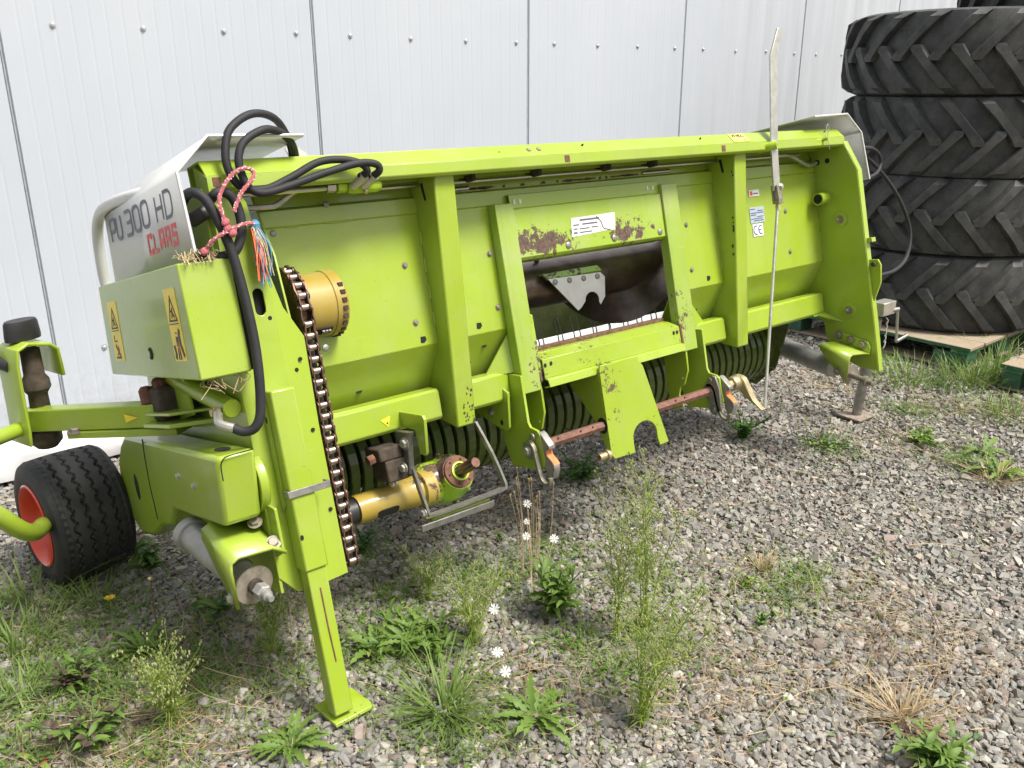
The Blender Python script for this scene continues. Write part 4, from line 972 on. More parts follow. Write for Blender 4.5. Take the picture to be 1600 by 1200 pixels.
MB().lathe(F1 + ax * .062, ax, [(.013, 0), (.013, .018), (.008, .02), (.008, .034)], 12).build('spindle', 'roller_steel', lt_)

# ---- lift cylinder between guard and end plate
cyA, cyB = Vector((-.130, .02, .842)), Vector((-.135, .42, .915))
cy = MB().lathe(cyA, cyB - cyA, [(.021, 0), (.024, .003), (.024, .42)], 24).build('lift_cylinder', G, HDR)
MB().lathe((-.106, .04, .848), (1, 0, 0), [(.010, -.02), (.010, 0), (.024, .002), (.024, .006), (.018, .008), (.018, .05)], 20).build('cylinder_pin', G, cy)
MB().lathe((-.158, .035, .842), (-1, 0, 0), [(.013, 0), (.013, .012), (.010, .013), (.010, .022)], 6).build('banjo_bolt', 'brass_zinc', cy)
MB().tube(smooth_path([(-.168, .02, .838), (-.178, -.005, .822), (-.172, -.02, .812), (-.155, -.035, .803)], 4), .011, 10).build('hose_fitting', 'galvanised', cy)
# dirty pivot block behind
MB().box(-.20, -.12, .40, .56, .80, .90).build('pivot_block', 'grime', HDR, bevel=.015)
for (u, v, w_, r) in ((-.17, .45, .905, .022), (-.15, .55, .90, .018), (-.20, .50, .885, .02)): MB().lathe((u, v, w_), (0, .2, 1), [(r, -.03), (r, .01), (r * .6, .02)], 8).build('pivot_nut', 'rust', HDR)
MB().prism('u', [(.30, .93), (.28, .82), (.40, .80), (.46, .93)], -.15, -.142).build('pivot_web', G, HDR, bevel=.001)
MB().prism('w', [(-.06, .16), (-.21, .30), (-.235, .46), (-.16, .54), (-.06, .50)], .795, .806).build('pivot_plate', G, HDR, bevel=.0015)
MB().prism('w', [(-.07, .20), (-.20, .32), (-.225, .46), (-.15, .52), (-.07, .50)], .826, .834).build('pivot_plate', G, HDR, bevel=.0015)

# ---- gauge wheel, arm and fork (stand on the ground; given in world metres)
wc = Vector((.487, 2.935, .214)); ga = radians(7); wax = Vector((cos(ga), sin(ga), .0))
def wheel():
    Rw, Wd = .214, .235; NT_, NX = 200, 64; Mx = Matrix(((1, 0, 0), (0, 1, 0), (0, 0, 1)))
    prof = [(-.5, .62), (-.525, .74), (-.52, .86), (-.485, .945), (-.42, .985)]
    xs = [p[0] for p in prof]; rs = [p[1] for p in prof]
    for i in range(NX + 1):
        x = -.40 + .80 * i / NX; xs.append(x); rs.append(1 - .018 * (abs(x) / .4) ** 2)
    xs += [-p[0] for p in prof[::-1]]; rs += [p[1] for p in prof[::-1]]
    up = Vector((0, 0, 1)); sd_ = wax.cross(up).normalized()
    vs = []; fs = []; m = len(xs); grooves = [-.27, -.09, .09, .27]
    for k in range(NT_):
        th = 2 * pi * k / NT_; zig = (abs(((k / NT_ * 34) % 1) - .5) * 4 - 1) * .030
        for x, r in zip(xs, rs):
            rr = r * Rw
            if abs(x) <= .40:
                for gx in grooves:
                    if abs(x - gx - zig) < .0135: rr -= .0085
                if abs(x) > .36 and (k // 2) % 2: rr -= .003
            vs.append(w2m(wc + wax * x * Wd + (up * cos(th) + sd_ * sin(th)) * rr))
    for k in range(NT_):
        j = (k + 1) % NT_
        for i in range(m - 1): fs.append((k * m + i, k * m + i + 1, j * m + i + 1, j * m + i))
    ty = MB().add(vs, fs).build('gauge_wheel', 'wheel_rubber', HDR, sharp=28)
    rim = [(.134, -.112), (.140, -.122), (.134, -.126), (.126, -.118), (.122, -.085), (.110, -.055), (.095, -.045), (.060, -.05), (.045, -.075), (.020, -.078), (.001, -.078)]
    o = w2m(wc); A = w2m(wc + wax) - o
    ro = MB().lathe(o, A, rim, 48, cap0=False).build('rim', 'red_rim', ty, sharp=45)
    An = A.normalized(); Nn = An.orthogonal().normalized(); Bn = An.cross(Nn)
    for k_ in range(5): bolt(o - An * .047 + (Nn * cos(k_ * 1.2566 + .4) + Bn * sin(k_ * 1.2566 + .4)) * .078, -An, .008, ty, BOLTR, 'wheel_nut')
    MB().lathe(o, A, [(.12, .125), (.14, .128), (.135, .10), (.06, .05), (.001, .05)], 36, cap0=False).build('rim', 'red_rim', ty)
wheel()
hub = wc - wax * .10
bow = [(.10, 2.62, .60), (.17, 2.57, .52), (.235, 2.57, .44), (.285, 2.60, .365), (.325, 2.66, .315), (.36, 2.75, .285), (.385, 2.84, .25), tuple(hub)]
MB().tube(W2(smooth_path(bow, 6)), .026, 16).build('wheel_bow', G, HDR)
MB().tube(W2(smooth_path([(.10, 2.62, .60), (.22, 2.66, .615), (.32, 2.74, .605), (.36, 2.78, .60)], 5)), .022, 12).build('bow_arm', G, HDR)
A0, A1 = Vector((.385, 2.815, .612)), Vector((.70, 2.36, .692)); ad = (A1 - A0).normalized(); asd = ad.cross(Vector((0, 0, 1))).normalized(); aup = asd.cross(ad)
def beamw(mb, a, b, hw, hh):
    d = (b - a).normalized(); s_ = d.cross(Vector((0, 0, 1))).normalized(); u_ = s_.cross(d)
    return mb.add([tuple(w2m(p + s_ * i * hw + u_ * j * hh)) for p in (a, b) for i, j in ((-1, -1), (1, -1), (1, 1), (-1, 1))], [(0, 1, 2, 3), (7, 6, 5, 4), (0, 4, 5, 1), (1, 5, 6, 2), (2, 6, 7, 3), (3, 7, 4, 0)])
wa = beamw(MB(), A0, A1, .025, .034).build('wheel_arm', G, HDR, bevel=.004)
q0 = A0 + ad * .17 - aup * .046 - asd * -.0; beamw(MB(), q0, A1 - aup * .046, .034, .010).build('arm_plate', G, wa, bevel=.002)
bolt(w2m(q0 + ad * .03 + aup * .01 + asd * .028), (0, -.25, .97), .016, wa)
tq = A0 + ad * .41 + asd * .028
MB().add([tuple(w2m(tq + ad * a + aup * b + asd * .001)) for a, b in ((-.02, .012), (-.02, -.014), (.026, .0))] , [(0, 1, 2)]).build('warning_triangle', 'sticker_yellow', wa)
# caster housing with its bent cover
hp = Vector((.425, 2.80, 0))
MB().lathe(w2m(hp + Vector((0, 0, .50))), w2m(hp + Vector((0, 0, 1.5))) - w2m(hp + Vector((0, 0, .5))), [(.030, .02), (.046, .04), (.046, .075), (.030, .09), (.027, .19), (.040, .21), (.038, .235), (.029, .25), (.027, .33)], 20).build('caster_pivot', 'grime', HDR)
cov = []
for (dx, dz) in ((-.075, .555), (-.072, .60), (-.070, .80), (-.062, .845), (-.03, .858), (.035, .842), (.055, .825), (.060, .74)):
    cov.append((dx, dz))
cm = MB(); vs = []; fs = []
cxd = Vector((.943, .334, 0)); cyd = Vector((-.334, .943, 0))
for (dx, dz) in cov:
    for s_ in (-.055, .045): vs.append(tuple(w2m(hp + cxd * dx + cyd * s_ + Vector((0, 0, dz)))))
for k in range(len(cov) - 1): fs.append((2 * k, 2 * k + 2, 2 * k + 3, 2 * k + 1))
cvo = cm.add(vs, fs).build('caster_cover', G, HDR, sharp=40); sm = cvo.modifiers.new('thick', 'SOLIDIFY'); sm.thickness = .010; sm.offset = 0
bb = cvo.modifiers.new('bevel', 'BEVEL'); bb.width = .003; bb.segments = 2; bb.limit_method = 'ANGLE'
kp = hp + cxd * -.012 + Vector((0, 0, .862))
kv = []; kf = []
for j, (z, k_) in enumerate(((0, 1), (.012, 1.02), (.05, .95), (.058, .86))):
    for i in range(28):
        a = 2 * pi * i / 28; ex = .048 * cos(a) + .020 * (1 if cos(a) > 0 else -1) * abs(cos(a)) ** .3 * 0; kv.append(tuple(w2m(kp + (cyd * (.028 * sin(a)) + cxd * .052 * cos(a)) * k_ + Vector((0, 0, z)))))
for j in range(3):
    for i in range(28): kf.append((j * 28 + i, j * 28 + (i + 1) % 28, (j + 1) * 28 + (i + 1) % 28, (j + 1) * 28 + i))
kf.append(tuple(3 * 28 + i for i in range(28)))
MB().add(kv, kf).build('pin_cap', 'black_plastic', cvo, sharp=40)
MB().tube(W2([(.30, 2.86, .815), (.345, 2.80, .80), (.365, 2.775, .793)]), .019, 14).build('pin_handle', 'black_plastic', cvo)
MB().tube(W2([tuple(Vector((.372, 2.765, .80)) + Vector((0, .012 * cos(a), .026 * sin(a)))) for a in np.linspace(0, 2 * pi, 16)[:-1]]), .0022, 5, closed=True).build('split_ring', 'grime', cvo)

# ---- hydraulic hoses, pipes and valve
def hose(name, pts, r=.0105, mat='hose_rubber', parent=None, n=7): return MB().tube(smooth_path(pts, n), r, 12).build(name, mat, parent or HDR)
hose('hose', [(-.155, -.030, .803), (-.136, -.045, .790), (-.112, -.06, .797), (-.095, -.068, .835), (-.084, -.075, .93), (-.080, -.075, 1.03), (-.086, -.075, 1.157), (-.100, -.075, 1.253), (-.124, -.07, 1.330), (-.142, -.055, 1.354), (-.150, -.02, 1.356), (-.145, .05, 1.34)], .0118)
hose('hose', [(-.105, .0, 1.325), (-.100, -.05, 1.345), (-.080, -.055, 1.353), (-.058, -.055, 1.337), (-.048, -.055, 1.30), (-.052, -.055, 1.255), (-.075, -.052, 1.214), (-.11, -.045, 1.205), (-.14, -.02, 1.212)], .0118)
MB().tube([(-.104, -.02, 1.322), (-.120, -.03, 1.312), (-.140, .01, 1.300)], .017, 12).build('hose_elbow', 'black_plastic', HDR)
hose('hose', [(.330, -.03, 1.364), (.345, -.055, 1.375), (.338, -.062, 1.392), (.29, -.062, 1.398), (.20, -.062, 1.382), (.10, -.064, 1.357), (.02, -.068, 1.341), (-.016, -.068, 1.354), (-.030, -.068, 1.39), (-.028, -.068, 1.43), (-.005, -.066, 1.465), (.05, -.06, 1.490), (.10, -.035, 1.487), (.14, .0, 1.47), (.17, .05, 1.45), (.19, .10, 1.42)], .0098)
hose('hose', [(.300, -.03, 1.368), (.312, -.052, 1.377), (.298, -.056, 1.396), (.25, -.050, 1.411), (.18, -.050, 1.408), (.10, -.050, 1.375), (.03, -.048, 1.352), (-.024, -.045, 1.360), (-.048, -.045, 1.395), (-.050, -.045, 1.44), (-.026, -.04, 1.497), (.04, -.03, 1.534), (.11, 0, 1.527), (.16, .05, 1.48), (.175, .08, 1.43)], .0098)
vb = MB().lathe((.285, .02, 1.352), (1, -.1, -.02), [(.016, 0), (.020, .01), (.020, .085), (.015, .095)], 16).build('valve', 'valve_green', HDR)
for (u, w_) in ((.292, 1.358), (.322, 1.356)): MB().cyl((u, .0, w_ - .008), (u + .018, -.040, w_ + .012), .0135, seg=14).build('hose_ferrule', 'galvanised', vb)
MB().lathe((.328, .0, 1.336), (0, -.3, -1), [(.008, -.01), (.008, .006), (.003, .01)], 6).build('bleed_nipple', 'brass_zinc', vb)
MB().lathe((.225, .022, 1.353), (1, 0, 0), [(.014, 0), (.014, .024)], 6).build('pipe_nut', 'bright_steel', vb); MB().lathe((.255, .022, 1.353), (1, 0, 0), [(.016, 0), (.016, .026)], 6).build('pipe_nut', 'valve_green', vb)
MB().tube([(-.03, .022, 1.353), (.23, .022, 1.353)], .0078, 10).build('hydraulic_pipe', 'bright_steel', HDR)
MB().tube(smooth_path([(-.02, .06, 1.325), (.07, .06, 1.322), (.10, .058, 1.326), (.145, .052, 1.352), (.17, .048, 1.358), (.28, .045, 1.357)], 6), .0075, 10).build('hydraulic_pipe', 'galvanised', HDR)
hose('hose', [(2.60, .14, 1.33), (2.70, .10, 1.345), (2.84, .08, 1.352), (2.98, .08, 1.352), (3.07, .09, 1.325), (3.10, .10, 1.28), (3.05, .10, 1.235), (2.95, .12, 1.215), (2.78, .16, 1.215)], .0095)
hose('hose', [(2.62, .16, 1.31), (2.74, .13, 1.345), (2.86, .12, 1.35), (2.98, .11, 1.325), (3.13, .11, 1.23), (3.26, .11, 1.10), (3.33, .11, .95), (3.28, .11, .83), (3.16, .11, .775), (3.0, .12, .768), (2.85, .14, .78)], .0095)

# ---- operating lever and rod
lv = MB().prism('v', [(2.060, 1.205), (2.100, 1.205), (2.115, 1.37), (2.176, 1.702), (2.232, 1.800), (2.226, 1.814), (2.200, 1.816), (2.134, 1.712), (2.075, 1.372)], -.041, -.033).build('lever', 'galvanised', HDR, bevel=.001)
MB().cyl((2.06, .01, 1.374), (2.094, -.052, 1.376), .017, seg=16).build('lever_boss', 'valve_green', lv)
bolt((2.097, -.040, 1.376), FR, .010, lv); MB().prism('v', oval(2.118, 1.50, .003, .003, 8), -.0408, -.0398).build('hole', 'hole_dark', lv)
fk = MB().box(2.066, 2.093, -.053, -.043, 1.165, 1.225).box(2.066, 2.093, -.030, -.022, 1.165, 1.225).box(2.066, 2.093, -.053, -.022, 1.155, 1.170).build('clevis', 'bolt_steel', lv, bevel=.002)
bolt((2.088, -.053, 1.218), FR, .009, lv, BOLTG); MB().cyl((2.079, -.037, 1.157), (2.076, -.037, 1.130), .010, seg=6).build('lock_nut', 'brass_zinc', lv)
MB().tube([(2.076, -.037, 1.145), (1.862, -.030, .398)], .0062, 10).build('pull_rod', 'galvanised', lv)

# ---- labels on the right bay of the sheet
def plate(u0, u1, w0, w1, mat, v=.1272): return MB().box(u0, u1, v - .0008, v, w0, w1).build('label_plate', mat, sh2)
p1 = plate(2.130, 2.196, 1.203, 1.229, 'label_white'); MB().box(2.136, 2.151, .1258, .1263, 1.207, 1.224).build('printed_mark', 'ink_red', p1); MB().box(2.156, 2.188, .1258, .1263, 1.211, 1.216).build('printed_line', 'ink_grey', p1)
p2 = plate(2.120, 2.214, 1.096, 1.160, 'label_silver')
for i, (a, b) in enumerate(((2.125, 2.155), (2.170, 2.205), (2.125, 2.21), (2.125, 2.16), (2.165, 2.208), (2.125, 2.20), (2.14, 2.205))):
    MB().box(a, b, .1258, .1263, 1.150 - i * .0078, 1.1535 - i * .0078).build('printed_line', 'ink_blue', p2)
p3 = plate(2.128, 2.196, 1.042, 1.092, 'label_white')
k = MB()
ribbon(k, [(.014 + .016 * cos(radians(a)), .017 * sin(radians(a))) for a in range(70, 291, 20)], .0022, (2.135, .1262, 1.067), (1, 0, 0), (0, 0, 1), FR)
ribbon(k, [(.046 + .016 * cos(radians(a)), .017 * sin(radians(a))) for a in range(70, 291, 20)], .0022, (2.135, .1262, 1.067), (1, 0, 0), (0, 0, 1), FR)
ribbon(k, [(.032, 0), (.046, 0)], .0022, (2.135, .1262, 1.067), (1, 0, 0), (0, 0, 1), FR)
k.build('conformity_mark', 'ink_blue', p3, smooth=False)

# ---- scraped pivot rod along the upper sheet
for (u0, u1) in ((.70, .765), (1.545, 1.69)):
    MB().tube([(u0, .143, 1.335), (u1, .143, 1.336)], .0065, 8).build('hinge_rod', 'bright_steel', HDR)
for i in range(26):
    u = .685 + .95 * (i / 25) ** 1.0 + random.uniform(-.01, .01)
    if .82 < u < 1.15 and i % 2: continue
    rl = random.choice((.006, .012, .03, .05)); MB().prism('v', [(u + rl * random.uniform(.5, 1.2) * cos(a), 1.332 + random.uniform(.0015, .006) * sin(a)) for a in np.linspace(0, 2 * pi, 13)[:-1]], .1432, .1448).build('rust_patch', 'rust', HDR)

# ---- straw caught under the gear guard
k = MB()
for i in range(16):
    u = -.20 + .10 * random.random(); v = -.05 + .03 * random.random(); w_ = .932
    k.tube(smooth_path([(u, v, w_), (u + random.uniform(-.02, .02), v - .005, w_ - .015), (u + random.uniform(-.03, .03), v - .01, w_ - random.uniform(.02, .05))], 3), .0010, 4)
so_ = k.build('caught_straw', 'dry_straw', HDR); so_['kind'] = 'stuff'

# ================================================================== rope and twine tied to the machine
def place(o): o.matrix_world = HDR.matrix_basis; return o
rp_pts = smooth_path([(-.150, -.068, 1.222), (-.135, -.085, 1.240), (-.105, -.095, 1.256), (-.085, -.092, 1.262), (-.06, -.09, 1.27), (-.028, -.075, 1.272)], 6)
rope = empty('tie_rope', ORG, 'red flecked rope knotted round the black hoses at the left', 'rope', (-TILT, 0, 0))
MB().tube(rp_pts, .0047, 8).build('rope_strand', 'rope_red', rope)
rp2 = smooth_path([(-.095, -.094, 1.262), (-.105, -.092, 1.31), (-.095, -.085, 1.345), (-.06, -.085, 1.385), (-.03, -.088, 1.398), (-.010, -.085, 1.392), (-.012, -.088, 1.375), (-.045, -.09, 1.345), (-.065, -.092, 1.318), (-.075, -.092, 1.30)], 6); MB().tube(rp2, .0047, 8).build('rope_strand', 'rope_red', rope)
for c_ in ((-.098, -.094, 1.263), (-.088, -.094, 1.252), (-.100, -.094, 1.278), (-.152, -.068, 1.220)): MB().lathe(c_, (1, .3, .6), [(.004, -.010), (.0085, -.005), (.0092, 0), (.0085, .005), (.004, .010)], 10).build('rope_knot', 'rope_red', rope)
fl = MB()
for seg_ in (rp_pts, rp2):
    for i in range(1, len(seg_) - 1):
        for k in range(2):
            T_ = (seg_[i + 1] - seg_[i - 1]).normalized(); N_ = T_.orthogonal().normalized(); a = random.random() * 6.28
            c_ = seg_[i] + T_ * random.uniform(-.005, .005) + (N_ * cos(a) + T_.cross(N_) * sin(a)) * .0042
            fl.lathe(c_, T_ + N_ * random.uniform(-1, 1), [(.0006, -.0025), (.0016, 0), (.0006, .0025)], 5)
fl.build('rope_fleck', 'rope_fleck', rope)
def strands(name, mat, parent, base, n, ln, spread, seed):
    random.seed(seed); k = MB()
    for i in range(n):
        b = Vector(base) + Vector((random.uniform(-.008, .008), random.uniform(-.01, .006), random.uniform(-.008, .004))); e = b + Vector((random.uniform(-spread, spread), random.uniform(-.012, .0), -ln * random.uniform(.6, 1.1)))
        md = (b + e) / 2 + Vector((random.uniform(-.008, .008), -.012, 0)); k.tube(smooth_path([b, md, e], 4), .0011, 4)
    o = k.build(name, mat, parent); o['kind'] = 'stuff'; return o
tw = empty('twine_tassel', ORG, 'frayed blue, orange and straw coloured twine tassel hanging beside the chain', 'twine', (-TILT, 0, 0))
strands('orange_strands', 'twine_orange', tw, (-.010, -.022, 1.262), 46, .115, .012, 1); strands('blue_strands', 'twine_blue', tw, (-.002, -.020, 1.268), 34, .135, .016, 2); strands('straw_strands', 'twine_straw', tw, (-.006, -.020, 1.268), 22, .115, .018, 3)
MB().lathe((-.004, -.022, 1.272), (0, -.4, 1), [(.006, -.014), (.013, -.006), (.013, .006), (.006, .014)], 10).build('twine_knot', 'twine_blue', tw)
MB().tube(smooth_path([(-.03, -.06, 1.272), (-.015, -.03, 1.276), (-.004, -.02, 1.272)], 4), .004, 6).build('twine_loop', 'twine_blue', tw)
fr2 = empty('frayed_rope_end', ORG, 'frayed straw coloured rope end on the corner of the gear guard', 'rope', (-TILT, 0, 0))
random.seed(5); k = MB()
for i in range(110):
    b = Vector((-.165 + random.uniform(-.035, .05), -.05 + random.uniform(-.01, .02), 1.207)); a = random.uniform(0, 2 * pi); L = random.uniform(.012, .034)
    k.tube([b, b + Vector((cos(a) * L * .6, -abs(sin(a)) * L * .5, random.uniform(-.3, .7) * L)), b + Vector((cos(a) * L, -abs(sin(a)) * L, random.uniform(-.6, .8) * L))], .0009, 4)
k.build('rope_fibres', 'twine_straw', fr2)['kind'] = 'stuff'
MB().lathe((-.160, -.055, 1.214), (1, .2, .2), [(.005, -.016), (.011, -.01), (.012, .008), (.007, .016)], 10).build('rope_core', 'grime', fr2)
# ================================================================== weeds and ground cover
def leaf(L, W, up=.5, droop=.6, lobes=0, fold=.25, n=6, mat='leaf_green', name='leaf'):
    """leaf along +x from the origin, rising by 'up' and drooping at the tip"""
    vs = []; fs = []
    for i in range(n + 1):
        t = i / n; x = L * t * (1 - .12 * t); z = L * (up * t - droop * t * t)
        w = W * (sin(pi * min(1, .08 + t * .92)) ** .7) * (.55 + .45 * sin(pi * t * .8 + .4))
        if lobes: w *= (1.0 if i % 2 else .42) if 0 < i < n else 1
        if i == n: w = W * .03
        if i == 0: w = W * .12
        vs += [(x - (w * .5 if lobes and i % 2 else 0), -w, z + w * fold), (x, 0, z), (x - (w * .5 if lobes and i % 2 else 0), w, z + w * fold)]
        if i:
            a = (i - 1) * 3; b = i * 3
            fs += [(a, a + 1, b + 1, b), (a + 1, a + 2, b + 2, b + 1)]
    return MB().add(vs, fs).mesh(name, mat, sharp=60)
def blade(mb, base, az, h, lean, w, curl=.5, seg=4):
    d = Vector((cos(az), sin(az), 0)); s_ = Vector((-sin(az), cos(az), 0)); b = Vector(base); vs = []; fs = []
    for i in range(seg + 1):
        t = i / seg; p = b + d * (lean * h * (t + curl * t * t)) + Vector((0, 0, h * (t - .35 * curl * t * t * (1 + lean)))); ww = w * (1 - t) ** .6 + .0002
        vs += [p - s_ * ww, p + s_ * ww]
        if i: fs.append((2 * i - 2, 2 * i - 1, 2 * i + 1, 2 * i))
    mb.add(vs, fs)
def rot_m(p, az, tilt=0.0, sc=1.0, roll=0.0):
    return Matrix.Translation(p) @ Matrix.Rotation(az, 4, 'Z') @ Matrix.Rotation(-tilt, 4, 'Y') @ Matrix.Rotation(roll, 4, 'X') @ Matrix.Scale(sc, 4)

LF = {}
for nm, a in dict(dand=(.15, .0165, .42, .50, 1, .25, 11, 'leaf_green'), thistle=(.13, .0135, .35, .42, 1, .35, 11, 'leaf_green'), lance=(.10, .0095, .75, .60, 0, .35, 6, 'leaf_green'),
                  broad=(.042, .0125, .45, .40, 0, .25, 5, 'leaf_dark'), pale=(.04, .0085, .5, .4, 0, .2, 5, 'leaf_pale'), purple=(.042, .010, .5, .5, 0, .2, 5, 'leaf_purple'),
                  tongue=(.080, .0105, .5, .5, 0, .3, 6, 'leaf_green'), old=(.12, .011, .30, .40, 0, .3, 7, 'leaf_pale'), red=(.06, .024, .25, .3, 0, .2, 5, 'leaf_red'), yel=(.05, .022, .3, .3, 0, .2, 5, 'petal_yellow')).items():
    LF[nm] = leaf(*a)

def rosette(name, loc, label, kinds, n, sc, tilt=(0.0, .6), cat='weed', seed=0, layers=1):
    random.seed(seed); r = empty(name, (loc[0], loc[1], -.006), label, cat, group='weeds in the gravel')
    for i in range(n):
        az = 2 * pi * i / n * layers + random.uniform(-.35, .35)
        inst('leaf', LF[random.choice(kinds + (['old'] if random.random() < .15 else []))], r, rot_m((.006 * cos(az), .006 * sin(az), .004), az, random.uniform(*tilt), sc * random.uniform(.6, 1.15), random.uniform(-.4, .4)))
    return r
def bush(name, loc, label, kinds, nst, per, h, spread, sc, cat='weed', seed=0, stem='leaf_dark', dry=False):
    """several leafy stems from one root"""
    random.seed(seed); r = empty(name, (loc[0], loc[1], -.006), label, cat, group='weeds in the gravel')
    st = MB()
    for s_ in range(nst):
        az = random.uniform(0, 2 * pi); ln = random.uniform(.15, 1) * spread; hh = h * random.uniform(.6, 1.05)
        pts = smooth_path([(0, 0, 0), (cos(az) * ln * .35, sin(az) * ln * .35, hh * .55), (cos(az) * ln, sin(az) * ln, hh)], 4)
        st.tube(pts, .0018, 4)
        for k in range(per):
            t = .18 + .82 * (k + random.random() * .5) / per; p = pts[min(len(pts) - 1, int(t * (len(pts) - 1)))]
            inst('leaf', LF[random.choice(kinds)], r, rot_m(p, random.uniform(0, 2 * pi), random.uniform(-.1, .5), sc * random.uniform(.6, 1.15) * (1.15 - .4 * t), random.uniform(-.5, .5)))
    st.build('stem', stem, r); return r
def tuft(name, loc, label, n, h, spread, mat='grass_blade', w=.0022, seed=0, cat='grass', lean=(.1, .9)):
    random.seed(seed); k = MB()
    for i in range(n):
        a = random.uniform(0, 2 * pi); d = spread * random.random() ** .7; az = a + random.uniform(-.8, .8)
        blade(k, (cos(a) * d, sin(a) * d, -.008), az, h * random.uniform(.4, 1.1), random.uniform(*lean), w * random.uniform(.6, 1.2))
    o = k.build(name, mat, smooth=False); o.location = (loc[0], loc[1], 0); tag(o, label, cat, 'grass tufts in the gravel'); return o
def fleabane(loc, label, h, nst, seed, spread=.10, lean=(0, 0)):
    random.seed(seed); r = empty('fleabane', (loc[0], loc[1], -.006), label, 'weed', group='weeds in the gravel')
    st = MB(); lv = MB(); bd = MB()
    for s_ in range(nst):
        az = random.uniform(0, 2 * pi); ln = spread * random.uniform(.15, 1); hh = h * random.uniform(.65, 1.0)
        top = Vector((cos(az) * ln + lean[0], sin(az) * ln + lean[1], hh))
        pts = smooth_path([(random.uniform(-.012, .012), random.uniform(-.012, .012), 0), (top.x * .35, top.y * .35, hh * .5), tuple(top)], 7); st.tube(pts, [.0022 * (1 - .6 * i / len(pts)) for i in range(len(pts))], 4)
        m = len(pts)
        for i, p in enumerate(pts[1:], 1):
            t = i / m
            for _ in range(2 if t < .6 else 1): blade(lv, p + Vector((0, 0, random.uniform(-.01, .01))), random.uniform(0, 2 * pi), .030 * random.uniform(.6, 1.2), random.uniform(.8, 1.8), .0016 * random.uniform(.8, 1.4), .4, 3)
            if t > .42:
                for _ in range(3):
                    a2 = random.uniform(0, 2 * pi); l2 = (.028 + .075 * (t - .42)) * random.uniform(.5, 1.4); e = p + Vector((cos(a2) * l2, sin(a2) * l2, l2 * random.uniform(.7, 1.5))); st.tube([p, e], .0007, 3)
                    for _ in range(4):
                        q = e + Vector((random.uniform(-.008, .008), random.uniform(-.008, .008), random.uniform(-.010, .006))); s2 = random.uniform(.0026, .0044)
                        bd.lathe(q, (random.uniform(-.3, .3), random.uniform(-.3, .3), 1), [(.0008, -s2), (s2 * .62, 0), (s2 * .35, s2)], 5)
    st.build('stem', 'leaf_pale', r); lv.build('foliage', 'leaf_pale', r, smooth=False)['kind'] = 'stuff'; bd.build('buds', 'bud_green', r)['kind'] = 'stuff'; return r

fleabane((1.403, 1.223), 'tall pale green budding weed nearest the bottom edge, right of the flowers', .37, 8, 3, .12, (.06, -.02))
fleabane((1.713, 1.492), 'tallest pale green budding weed rising in the middle of the gravel', .50, 7, 4, .10, (.01, .02))
fleabane((1.614, 1.511), 'thinner pale budding weed just left of the tallest one', .36, 4, 5, .07, (.04, .04))
fleabane((.464, 1.983), 'pale budding weed left of the stand foot at the bottom left', .17, 6, 6, .05)
fleabane((.789, 2.10), 'pale budding weed behind the stand leg, under the roller nut', .19, 5, 7, .07)
fleabane((1.281, 1.78), 'low pale budding weed between the white flowers', .20, 6, 8, .08)
fleabane((1.30, 2.05), 'short pale budding weed right of the stand leg', .15, 3, 9, .05)
bush('leafy_weed', (1.554, 1.73), 'bushy dark green weed with lance leaves behind the white flowers', ['lance', 'tongue', 'lance'], 16, 9, .17, .09, .95, seed=11)
bush('nettle', (3.19, 2.249), 'small bushy green weed below the crank handle', ['broad'], 14, 9, .12, .13, 1.0, seed=12)
bush('nettle', (2.29, 2.40), 'dark green weed in the shade under the centre support', ['broad'], 16, 8, .12, .18, 1.0, seed=13)
bush('nettle', (1.295, 2.45), 'small green weed in the shade below the chain', ['broad'], 8, 5, .08, .09, .8, seed=14)
bush('nettle', (.753, 2.40), 'dark leaves lying under the roller nut', ['broad', 'tongue'], 8, 4, .05, .10, 1.1, seed=15)
bush('nettle', (.66, 2.80), 'green weed growing beside the wheel tread', ['broad', 'tongue'], 11, 8, .11, .10, 1.0, seed=16)
bush('clover', (3.80, 1.70), 'low green and yellowing weed right of the jack foot', ['broad', 'pale', 'tongue'], 18, 8, .06, .17, .9, seed=17)
bush('clover', (3.40, 1.98), 'flat brownish green weed left of the jack foot', ['pale', 'purple', 'broad'], 20, 7, .035, .20, .6, seed=18)
bush('purslane', (.291, 2.034), 'purple brown leafy weed near the bottom left corner', ['purple', 'purple', 'tongue'], 20, 9, .10, .15, .95, seed=19)
bush('purslane', (.300, 2.301), 'purple tinged weed above the one in the left corner', ['purple', 'tongue'], 14, 8, .09, .11, .85, seed=20)
bush('sedum', (2.154, 1.455), 'small yellow green cushion weed on the open gravel', ['pale'], 12, 4, .03, .05, .55, seed=21)
bush('sedum', (2.02, 1.30), 'second yellow green cushion weed, nearer the camera', ['pale', 'broad'], 9, 4, .03, .05, .5, seed=22)
bush('leafy_weed', (1.856, .669), 'green leafy weed cut by the bottom edge at the right', ['tongue', 'broad', 'lance'], 16, 8, .07, .11, .9, seed=23)
bush('leafy_weed', (1.15, 1.87), 'broad mat of green leaves right of the stand leg', ['tongue', 'lance', 'dand'], 24, 8, .06, .18, .8, seed=24)
rosette('dandelion', (1.02, 1.93), 'green leaf rosette touching the stand leg', ['tongue', 'dand'], 22, .8, (.1, .8), seed=25)
rosette('dandelion', (.499, 2.335), 'dandelion rosette with a tall seed stalk at the left', ['dand'], 20, .8, (.1, .9), seed=26)
rosette('thistle', (1.207, 1.413), 'grey green thistle rosette at the bottom middle', ['thistle', 'dand'], 26, .95, (0, .5), seed=27)
rosette('thistle', (.667, 1.715), 'toothed leaf rosette just left of the stand foot', ['dand', 'thistle'], 28, .85, (0, .6), seed=28)
